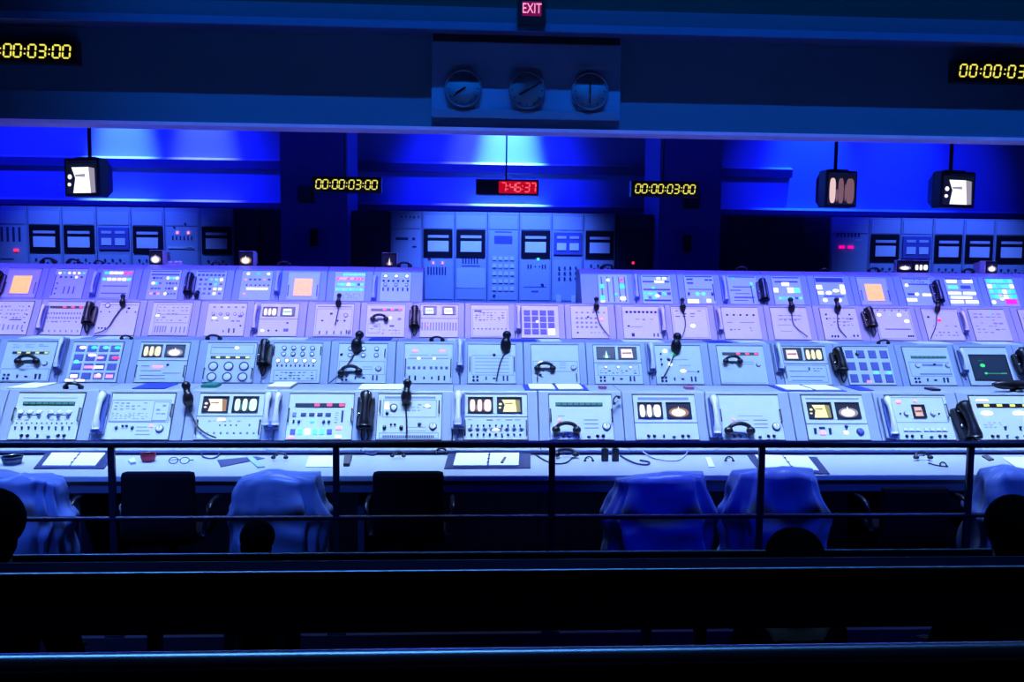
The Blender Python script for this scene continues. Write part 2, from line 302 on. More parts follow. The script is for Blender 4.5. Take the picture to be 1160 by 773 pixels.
SPEC[1] = [
 ('grey console at the left end of the front row, dark screen at its edge', [('S', .55, .2, .95, .6, 'glow', 't')]+BOTK),
 ('front-row console with dark green readout strip above six round white buttons', [('L', [(.08, .1, .9, .012)], GREY), ('D', .1, .19, .88, .26, 'G'), ('G', 'oval', .1, .42, .37, .42, 3, 1, 'x', .095, .1), ('L', [(.06, .48, .41, .02), (.51, .48, .86, .02)]), ('G', 'oval', .55, .42, .82, .42, 3, 1, 'x', .095, .1), ('G', 'tg', .1, .51, .82, .51, 6, 1, 's', .07, .02), ('X', .06, .56, .9, .62, 1, 7), ('G', 'rd', .08, .66, .9, .66, 12, 1, 'n', .022, 0), ('G', 'tg', .08, .77, .88, .77, 9, 1, 'n', .022, .07)]+HH+BOTK),
 ('front-row console of dense printed blocks with one dial low at right', [('F', .06, .14, .96, .64), ('X', .1, .18, .62, .38, 3, 6), ('X', .08, .42, .66, .58, 4, 9), ('F', .7, .18, .94, .6), ('X', .74, .22, .92, .5, 3, 2), ('L', [(.07, .61, .92)], GREY), ('G', 'kn', .2, .76, .44, .76, 2, 1, 'n', .05, .09), ('G', 'kn', .29, .72, .35, .72, 2, 1, 'n', .04, .05), ('L', [(.5, .74, .66), (.5, .82, .7), (.5, .9, .72)], GREY), ('G', 'dial', .85, .78, .85, .78, 1, 1, 'x', .13, 0), ('G', 'sq', .72, .72, .72, .72, 1, 1, 'p', .06, .04), ('H', (.03, .99), .25, .52)]),
 ('front-row console with white rocket picture left and teal pillars picture right', SCR2('page', 'W', 'pillars', 't')+[('G', 'rd', .37, .7, .62, .7, 4, 1, 'n', .025, 0), ('G', 'rd', .82, .69, .82, .69, 1, 1, 's', .03, .06), ('G', 'rd', .1, .87, .9, .87, 9, 1, 's', .035, 0), ('X', .1, .58, .7, .64, 1, 8), ('G', 'sq', .38, .58, .38, .58, 1, 1, 'W', .12, .05), ('H', (.03, .98), .6, .9)]),
 ('front-row console with red readout strip over four dark squares and lit keys', [('D', .1, .21, .87, .29, 'r'), ('G', 'sq', .24, .46, .62, .46, 4, 1, 'n', .085, .075), ('G', 'sq', .1, .46, .1, .46, 1, 1, 's', .06, .1), ('G', 'tg', .1, .62, .1, .62, 1, 1, 'n', .03, .07), ('G', 'kn', .18, .62, .18, .62, 1, 1, 'n', .045, .08), ('G', 'kn', .56, .62, .64, .62, 2, 1, 'n', .045, .08), ('G', 'tg', .84, .5, .84, .5, 1, 1, 'n', .03, .26), ('X', .72, .4, .8, .66, 5, 1), ('G', 'oval', .38, .61, .38, .61, 1, 1, 'c', .07, .05), ('G', 'sq', .1, .84, .66, .84, 6, 1, 'dcwccd', .075, .12), ('G', 'sq', .8, .76, .8, .76, 1, 1, 'p', .1, .06), ('G', 'sq', .8, .95, .8, .95, 1, 1, 'W', .09, .06), ('G', 'sq', .09, .97, .09, .97, 1, 1, 'p', .1, .05)]+HH),
 ('front-row console with framed meter panel above one long dark key row', [('L', [(.1, .07, .9, .05)], GREY), ('F', .08, .12, .92, .52), ('X', .36, .2, .86, .4, 3, 6), ('G', 'sq', .14, .26, .14, .26, 1, 1, 'W', .06, .15), ('G', 'kn', .15, .43, .15, .43, 1, 1, 'k', .05, .09), ('G', 'ring', .25, .3, .25, .3, 1, 1, 'x', .12, 0), ('G', 'oval', .78, .26, .78, .26, 1, 1, 'w', .08, .06), ('G', 'kn', .12, .75, .38, .75, 2, 1, 'k', .06, .11), ('G', 'kn', .22, .68, .28, .68, 2, 1, 'k', .035, 0), ('G', 'kn', .66, .67, .66, .67, 1, 1, 'n', .06, .07), ('G', 'dial', .87, .72, .87, .72, 1, 1, 'x', .13, 0), ('L', [(.45, .74, .76, .01), (.45, .82, .76, .01)], GREY), ('F', .04, .86, .96, .99), ('C', .1, .92, .9, .97, 28), ('H', (.04, .96), .16, .42)]),
 ('front-row console with pinkish pillars picture left and yellow rocket picture right', SCR2('pillars', 'p', 'page', 'y')+[('X', .06, .55, .94, .6, 1, 6, NAVY), ('G', 'kn', .12, .7, .88, .7, 9, 1, 'n', .03, .05), ('G', 'tg', .1, .78, .9, .78, 8, 1, 's', .08, .025), ('G', 'sq', .5, .79, .5, .79, 1, 1, 'w', .12, .04), ('G', 'kn', .12, .9, .88, .9, 9, 1, 'n', .035, .055), ('H', (.02, .98), .6, .92)]),
 ('front-row console with dim green readout strip above mostly blank white panel', [('D', .1, .18, .85, .25, 'G'), ('L', [(.13, .48, .24)], GREY), ('L', [(.54, .57, .76), (.54, .66, .76), (.54, .75, .76)]), ('G', 'oval', .15, .58, .15, .58, 1, 1, 'p', .06, .06), ('G', 'dial', .89, .72, .89, .72, 1, 1, 'x', .14, 0)]+HH+BOTK),
 ('front-row console with three white pillars left and glowing mound picture right', SCR2('pillars', 'w', 'glow', 'W', .18, .52, .63)+[('L', [(.08, .08, .9, .06)], GREY)]+BOTK),
 ('front-row console with blank pale upper panel and small dial near its corner', [('L', [(.54, .57, .76), (.54, .66, .76), (.54, .74, .76)]), ('L', [(.3, .47, .7, .01), (.28, .57, .46, .01)], GREY), ('G', 'oval', .22, .56, .22, .56, 1, 1, 'p', .05, .05), ('G', 'dial', .89, .72, .89, .72, 1, 1, 'x', .14, 0)]+HH+BOTK),
 ('front-row console with yellow rocket picture left and hazy white glow right', SCR2('page', 'y', 'glow', 'w', .17, .52, .65)+[('L', [(.06, .07, .94, .03)], GREY), ('G', 'sq', .24, .86, .24, .86, 1, 1, 'p', .09, .08), ('G', 'tg', .12, .82, .36, .82, 2, 1, 'n', .04, .14), ('G', 'sq', .24, .74, .24, .74, 1, 1, 'n', .1, .04), ('G', 'sq', .62, .85, .62, .85, 1, 1, 'W', .07, .08), ('G', 'kn', .64, .71, .64, .71, 1, 1, 'n', .06, .08), ('G', 'dial', .85, .83, .85, .83, 1, 1, 'd', .13, 0)]),
 ('front-row console with one black-framed square tube and seven rocker keys', [('S', .4, .22, .6, .5, 'lines', 'd'), ('G', 'oval', .2, .14, .2, .14, 1, 1, 'p', .1, .08), ('G', 'oval', .48, .12, .48, .12, 1, 1, 'p', .05, .06), ('G', 'dial', .28, .42, .72, .42, 2, 1, 'x', .085, 0), ('G', 'kn', .18, .42, .82, .42, 2, 1, 'n', .025, .05), ('G', 'sq', .2, .78, .4, .78, 3, 1, 'x', .07, .07), ('G', 'sq', .54, .78, .84, .78, 4, 1, 'x', .065, .07), ('L', [(.17, .83, .46), (.5, .83, .9)]), ('F', .05, .03, .95, .62), ('H', (.96,), .2, .5)]+BOTK),
 ('front-row console with yellow readout strip and bright white oval lamps', [('D', .08, .18, .95, .26, 'y'), ('G', 'oval', .22, .4, .22, .4, 1, 1, 'w', .2, .1), ('G', 'oval', .75, .4, .75, .4, 1, 1, 'w', .2, .1), ('G', 'oval', .92, .64, .92, .64, 1, 1, 'w', .13, .11), ('G', 'sq', .2, .1, .2, .1, 1, 1, 'w', .2, .03), ('X', .1, .6, .45, .75, 3, 4), ('G', 'tg', .45, .75, .7, .75, 2, 1, 'n', .035, .09)]+BOTK)]
ARR = [('G', 'kn', .12, .93, .2, .93, 2, 1, 'n', .05, .06), ('G', 'kn', .12, .84, .2, .84, 2, 1, 'n', .05, .06), ('G', 'tg', .38, .88, .38, .88, 1, 1, 'n', .03, .08), ('G', 'kn', .55, .88, .55, .88, 1, 1, 'n', .07, .04), ('G', 'tg', .74, .88, .82, .88, 2, 1, 'n', .035, .13)]
SPEC[2] = [
 ('second-row console at the far left, cut by the picture edge', [('D', .1, .19, .9, .25, 'y')]+ARR),
 ('second-row console with yellow readout strip beside the leftmost pale handset', [('X', .1, .05, .9, .16, 3, 3), ('D', .16, .25, .88, .31, 'y'), ('L', [(.5, .48, .7), (.5, .55, .7), (.5, .62, .7)], GREY), ('G', 'dial', .85, .55, .85, .55, 1, 1, 'x', .12, 0), ('F', .02, .68, .98, .99)]+ARR),
 ('second-row console whose sixteen square keys glow pink, white and green', [('G', 'sq', .16, .16, .86, .86, 4, 4, 'd', .19, .17), ('G', 'oval', .2, .14, .9, .14, 4, 1, 'Wgcg', .14, .09), ('G', 'oval', .6, .4, .9, .36, 2, 1, 'pr', .17, .08), ('G', 'oval', .42, .34, .42, .34, 1, 1, 'W', .17, .08), ('G', 'sq', .4, .64, .62, .6, 2, 1, 'pW', .2, .08), ('G', 'sq', .16, .87, .86, .87, 4, 1, 'W.pp', .17, .1), ('G', 'oval', .64, .84, .64, .84, 1, 1, 'W', .1, .08), ('G', 'oval', .14, .5, .14, .5, 1, 1, 'c', .1, .1), ('G', 'sq', .08, .97, .3, .97, 2, 1, 'W', .16, .05), ('L', [(.05, .29, .97, .02), (.05, .52, .97, .02), (.05, .74, .97, .02)], PANEL)]),
 ('second-row console with yellow pillars picture left and white glow right', SCR2('pillars', 'y', 'glow', 'w', .06, .36, .46)+[('G', 'sq', .35, .62, .5, .62, 3, 1, 'p', .07, .06), ('G', 'kn', .62, .57, .62, .57, 1, 1, 'n', .06, .06), ('L', [(.1, .72, .5), (.55, .78, .9), (.1, .84, .6), (.12, .92, .62), (.1, .6, .26)]), ('H', (.02, .98), .6, .88)]),
 ('second-row console with six ringed round gauges below a yellow strip', [('F', .08, .04, .96, .28), ('L', [(.1, .11, .56, .03)], GREY), ('G', 'oval', .6, .12, .6, .12, 1, 1, 'w', .08, .06), ('D', .1, .34, .9, .41, 'y'), ('G', 'ring', .18, .6, .8, .6, 3, 1, 'x', .2, 0), ('G', 'ring', .18, .87, .8, .87, 3, 1, 'x', .2, 0), ('H', (.02, .98), .66, .92)]),
 ('second-row console with grid of small ringed knobs above toggle rows', [('G', 'ring', .22, .12, .8, .28, 4, 2, 'x', .1, 0), ('G', 'ring', .12, .45, .85, .45, 5, 1, 'w', .1, 0), ('G', 'tg', .12, .58, .85, .58, 9, 1, 'n', .03, .05), ('F', .06, .68, .94, .97), ('X', .1, .72, .9, .94, 3, 9, NAVY), ('H', (.02, .98), .1, .3)]),
 ('second-row console with two columns of ringed knobs and a dial', [('G', 'ring', .24, .13, .78, .13, 3, 1, 'x', .1, 0), ('G', 'ring', .24, .3, .78, .3, 3, 1, 'x', .1, 0), ('G', 'kn', .06, .28, .06, .28, 1, 1, 'k', .06, .08), ('G', 'dial', .84, .65, .84, .65, 1, 1, 'x', .13, 0), ('L', [(.52, .6, .72), (.52, .66, .72)], GREY), ('F', .03, .45, .97, .8), ('H', (.96,), .15, .35)]+ARR),
 ('second-row console with two pink lamps above two lines of levers', [('G', 'sq', .22, .17, .78, .17, 2, 1, 'p', .14, .06), ('L', [(.08, .37, .92, .02), (.1, .28, .5), (.55, .28, .9)], GREY), ('G', 'oval', .3, .37, .62, .37, 2, 1, 'w', .07, .05), ('G', 'tg', .1, .62, .42, .62, 4, 1, 's', .06, .07), ('G', 'tg', .56, .62, .88, .62, 4, 1, 's', .06, .07), ('G', 'tg', .12, .88, .24, .88, 2, 1, 'k', .035, .12), ('G', 'tg', .42, .88, .58, .88, 2, 1, 'n', .035, .06), ('G', 'tg', .72, .88, .84, .88, 2, 1, 'k', .035, .12), ('H', (.03, .97), .4, .85)]),
 ('second-row console with framed list of printed lines under a blank top', [('F', .08, .28, .95, .8), ('L', [(.14, .36, .86), (.14, .45, .86), (.14, .54, .86), (.14, .63, .86), (.14, .73, .86)], GREY), ('G', 'kn', .55, .27, .55, .27, 1, 1, 'k', .07, .08), ('H', (.04, .97), .34, .7)]+ARR),
 ('second-row console with blank white panel and a curved black headset', [('G', 'oval', .2, .48, .2, .48, 1, 1, 'W', .11, .12), ('L', [(.28, .48, .48, .01), (.58, .47, .72, .012), (.58, .53, .72, .012), (.58, .6, .72, .012)], GREY), ('G', 'dial', .88, .6, .88, .6, 1, 1, 'x', .13, 0), ('F', .03, .42, .97, .7), ('G', 'kn', .18, .78, .18, .78, 1, 1, 'n', .06, .04), ('H', (.11, .93), .76, .95)]),
 ('second-row console with teal rocket plume left and pink page picture right', SCR2('plume', 't', 'lines', 'p', .05, .36, .46)+[('G', 'ring', .24, .58, .76, .58, 3, 1, 'w', .07, 0), ('X', .1, .64, .9, .76, 2, 9, NAVY), ('F', .06, .5, .94, .8)]+ARR),
 ('second-row console with scattered small green lamps and a hanging mouthpiece', [('G', 'oval', .24, .14, .24, .14, 1, 1, 'w', .1, .08), ('G', 'oval', .42, .2, .42, .2, 1, 1, 'g', .09, .1), ('G', 'oval', .32, .5, .32, .5, 1, 1, 'w', .08, .08), ('G', 'oval', .58, .67, .58, .67, 1, 1, 'W', .13, .08), ('G', 'kn', .3, .37, .3, .37, 1, 1, 'k', .08, .08), ('G', 'kn', .14, .22, .14, .5, 1, 3, 'n', .04, .06), ('L', [(.35, .37, .72), (.5, .52, .75), (.5, .68, .85)], GREY), ('G', 'kn', .9, .68, .9, .68, 1, 1, 'n', .05, .05)]+ARR),
 ('second-row console with red readout strip and otherwise pale bare lower half', [('D', .1, .17, .88, .24, 'r'), ('L', [(.5, .42, .75), (.5, .48, .75)], GREY), ('G', 'dial', .84, .5, .84, .5, 1, 1, 'x', .1, 0), ('L', [(.04, .97, .96, .008)], GREY)]),
 ('second-row console with pink page picture left and yellow pillars right', SCR2('lines', 'p', 'pillars', 'y', .05, .36, .46)+[('F', .06, .5, .94, .95), ('L', [(.12, .66, .55), (.12, .8, .88), (.14, .9, .8)]), ('G', 'tg', .56, .6, .56, .6, 1, 1, 'n', .03, .08), ('X', .64, .56, .88, .68, 2, 3, NAVY), ('H', (.03,), .55, .85)]),
 ('second-row console of blue square keys with pink and cyan ones lit', [('G', 'sq', .12, .2, .88, .84, 4, 3, 'dddddddddddd', .17, .22), ('G', 'sq', .62, .7, .9, .7, 2, 1, 'c', .1, .06), ('G', 'sq', .42, .92, .42, .92, 1, 1, 'p', .12, .07), ('L', [(.03, .04, .97, .01)], GREY), ('G', 'kn', .3, .2, .3, .2, 1, 1, 'k', .1, .12)]),
 ('second-row console with dark green readout strip over a brushed meter plate', [('D', .14, .24, .92, .3, 'G'), ('F', .06, .4, .94, .78), ('G', 'dial', .24, .5, .9, .5, 2, 1, 'x', .11, 0), ('L', [(.35, .48, .8, .06), (.25, .72, .95, .04)], GREY), ('G', 'kn', .62, .46, .62, .46, 1, 1, 'n', .07, .05)]+ARR),
 ('second-row console filled by one large dark radar screen with green blips', [('S', .12, .2, .93, .88, 'radar', 't')]),
 ('second-row console at the far right behind a black telephone and mouthpiece', [('D', .1, .2, .9, .27, 'y')]+ARR)]
def rowsx(n, a=.1, t=.1, c=.9, d=.9, nc=9, mt=None): return [('X', a, t, c, d, n, nc)+((mt,) if mt else ())]
SPEC[3] = [
 ('third-row console at left edge with dense rows of slider marks', rowsx(4, d=.55, nc=9)+[('V', .08, .7, .4, .88, 4, GREY), ('V', .52, .72, .86, .86, 4, GREY), ('G', 'kn', .9, .15, .9, .9, 1, 4, 'n', .04, .04), ('L', [(.5, .56, .8, .03)])]),
 ('third-row console with red readout strip beside the leftmost black telephone', [('D', .08, .13, .92, .2, 'r'), ('G', 'tg', .08, .36, .88, .5, 12, 2, 's', .03, .05), ('X', .08, .56, .9, .66, 1, 8), ('G', 'tg', .06, .9, .92, .9, 7, 1, 's', .03, .05)]),
 ('third-row console with round eyelet and loose headset cord across it', [('G', 'ring', .2, .1, .2, .1, 1, 1, 'x', .14, 0), ('G', 'kn', .75, .18, .75, .18, 1, 1, 'k', .07, .06), ('G', 'kn', .06, .3, .94, .3, 5, 1, 'n', .03, .05), ('L', [(.05, .08, .95, .012)]), ('G', 'kn', .1, .8, .26, .8, 3, 1, 'n', .04, .05)]),
 ('third-row console of bright lined rows above tall grey slots', [('F', .1, .05, .98, .98), ('X', .14, .1, .95, .6, 5, 7), ('L', [(.12, .36, .95), (.12, .62, .95)], GREY), ('V', .16, .72, .42, .92, 5, GREY), ('V', .58, .74, .9, .92, 4, GREY), ('G', 'oval', .16, .4, .16, .4, 1, 1, 'w', .1, .06)]),
 ('third-row console with rows of tiny round keys above dark twin headset', [('G', 'rd', .16, .12, .9, .12, 5, 1, 's', .07, .05), ('G', 'ring', .16, .34, .9, .34, 5, 1, 'x', .08, 0), ('X', .1, .5, .9, .6, 1, 6), ('G', 'oval', .2, .46, .5, .46, 2, 1, 'w', .13, .05), ('G', 'sq', .86, .4, .86, .4, 1, 1, 'd', .1, .06), ('G', 'tg', .62, .85, .75, .85, 2, 1, 'k', .035, .13), ('G', 'tg', .48, .87, .48, .87, 1, 1, 's', .04, .06), ('G', 'kn', .9, .7, .9, .7, 1, 1, 'n', .05, .05)]),
 ('third-row console with grey pillars picture left and green page right', [('S', .08, .12, .44, .38, 'pillars', 'y'), ('S', .54, .12, .9, .38, 'lines', 'G'), ('L', [(0, .48, 1, .02)], GREY), ('G', 'kn', .28, .84, .48, .84, 2, 1, 'n', .05, .06), ('G', 'rd', .12, .84, .12, .84, 1, 1, 'W', .09, .07), ('G', 'sq', .72, .82, .72, .82, 1, 1, 'd', .12, .09), ('G', 'kn', .74, .6, .74, .6, 1, 1, 'n', .06, .04)]),
 ('third-row console of bright white with spaced dots and bottom curl', [('L', [(.05, .08, .95, .02)]), ('F', .04, .14, .96, .98), ('G', 'kn', .42, .3, .42, .3, 1, 1, 'k', .08, .06), ('G', 'kn', .2, .52, .6, .4, 2, 1, 'n', .05, .05), ('G', 'ring', .8, .35, .8, .35, 1, 1, 'x', .12, 0), ('G', 'kn', .78, .52, .78, .52, 1, 1, 'n', .05, .05), ('V', .16, .84, .9, .94, 5), ('G', 'tg', .85, .87, .94, .87, 2, 1, 'k', .03, .12)]),
 ('third-row console with red readout strip over an arched headset and chart', [('L', [(.02, .04, .98, .01)], GREY), ('D', .1, .13, .92, .2, 'r'), ('G', 'rd', .62, .42, .62, .42, 1, 1, 'W', .08, .08), ('G', 'rd', .86, .45, .86, .45, 1, 1, 's', .1, .08), ('F', .05, .6, .36, .9), ('L', [(.1, .76, .2), (.2, .7, .3)]), ('X', .42, .6, .92, .76, 1, 3, NAVY), ('X', .42, .76, .92, .95, 2, 6)]),
 ('third-row console with two small greenish and white page pictures', [('S', .08, .06, .42, .3, 'lines', 'G'), ('S', .58, .06, .92, .3, 'lines', 'w'), ('L', [(0, .42, 1, .025)], GREY), ('V', .06, .55, .94, .8, 13, GREY), ('G', 'oval', .2, .64, .2, .64, 1, 1, 'p', .08, .05)]),
 ('third-row console with small gridded table on blank bright panel', [('F', .04, .12, .96, .98), ('X', .1, .2, .9, .5, 4, 8, SLOT), ('L', [(.08, .18, .28, .05)]), ('G', 'kn', .08, .74, .92, .74, 9, 1, 's', .04, .04)]),
 ('third-row console with blocks of violet square keys, one lit', [('G', 'sq', .16, .22, .8, .82, 4, 4, 'dddddddddddddddw', .17, .17), ('G', 'oval', .42, .5, .42, .5, 1, 1, 'W', .07, .07)]),
 ('third-row console with rows of small keys and one pink lamp', [('G', 'rd', .16, .2, .9, .2, 6, 1, 's', .06, .05), ('G', 'rd', .16, .38, .66, .66, 5, 3, 's', .07, .06), ('G', 'kn', .46, .34, .46, .34, 1, 1, 'k', .06, .06), ('G', 'oval', .82, .42, .82, .42, 1, 1, 'p', .12, .08), ('G', 'kn', .16, .84, .16, .84, 1, 1, 'n', .06, .05), ('X', .28, .8, .9, .88, 1, 6)]),
 ('third-row console with beaded dark line of knobs along its top', [('G', 'kn', .12, .17, .9, .17, 8, 1, 'n', .07, .08), ('X', .1, .36, .9, .46, 1, 4), ('G', 'kn', .14, .62, .14, .62, 1, 1, 'n', .07, .05), ('L', [(.2, .64, .5)], GREY), ('G', 'tg', .24, .9, .24, .9, 1, 1, 'n', .08, .1), ('G', 'tg', .8, .9, .9, .9, 2, 1, 'n', .035, .1)]),
 ('third-row console with upper print block left of a curved pale handset', [('X', .08, .08, .9, .35, 3, 4, NAVY), ('G', 'oval', .55, .6, .55, .6, 1, 1, 'W', .14, .1), ('F', .04, .04, .96, .97)]),
 ('third-row console with five dark diamond knobs in a row', [('G', 'kn', .14, .24, .86, .24, 5, 1, 'k', .06, .06), ('L', [(.1, .48, .25), (.45, .48, .85)]), ('X', .15, .66, .6, .76, 1, 4, SLOT), ('X', .7, .6, .9, .8, 2, 2)]),
 ('third-row console of faint lines crossed by a curling cord', [('L', [(.2, .24, .8), (.2, .36, .8), (.15, .55, .5), (.2, .75, .5)], GREY), ('X', .2, .2, .85, .44, 2, 5)]),
 ('third-row console with dotted knobs at both lower corners', [('G', 'kn', .15, .2, .8, .34, 3, 2, 'n', .05, .05), ('X', .2, .28, .9, .6, 3, 6), ('G', 'kn', .2, .9, .36, .9, 3, 1, 'n', .05, .08), ('G', 'kn', .8, .88, .9, .88, 2, 1, 'n', .05, .08)]),
 ('third-row console with four bright white round lamps on violet plate', [('G', 'oval', .12, .2, .12, .2, 1, 1, 'w', .12, .09), ('G', 'oval', .68, .2, .68, .2, 1, 1, 'w', .12, .09), ('G', 'oval', .85, .4, .85, .4, 1, 1, 'w', .13, .1), ('G', 'oval', .4, .22, .4, .22, 1, 1, 'c', .06, .05), ('G', 'kn', .1, .06, .9, .06, 5, 1, 'n', .04, .03), ('L', [(.2, .66, .9, .03)]), ('G', 'kn', .8, .88, .92, .88, 3, 1, 'n', .05, .06), ('F', .03, .02, .97, .97)]),
 ('third-row console nearly blank but for one red lamp under black telephone', [('G', 'oval', .42, .36, .42, .36, 1, 1, 'r', .13, .09), ('G', 'kn', .14, .26, .14, .26, 1, 1, 'k', .07, .06), ('X', .2, .5, .9, .9, 4, 6), ('L', [(.04, .04, .96, .01)], GREY)]),
 ('third-row console of fine printed columns near the right edge', [('X', .08, .1, .92, .8, 7, 5), ('G', 'oval', .6, .15, .6, .15, 1, 1, 'c', .06, .05)]),
 ('third-row console cut off by the right picture edge', [('X', .08, .1, .92, .8, 6, 5)])]
OR = [('F', .01, .03, .99, .99), ('S', .22, .25, .78, .86, 'orange', 'W'), ('H', (.06, .94), .5, .85)]
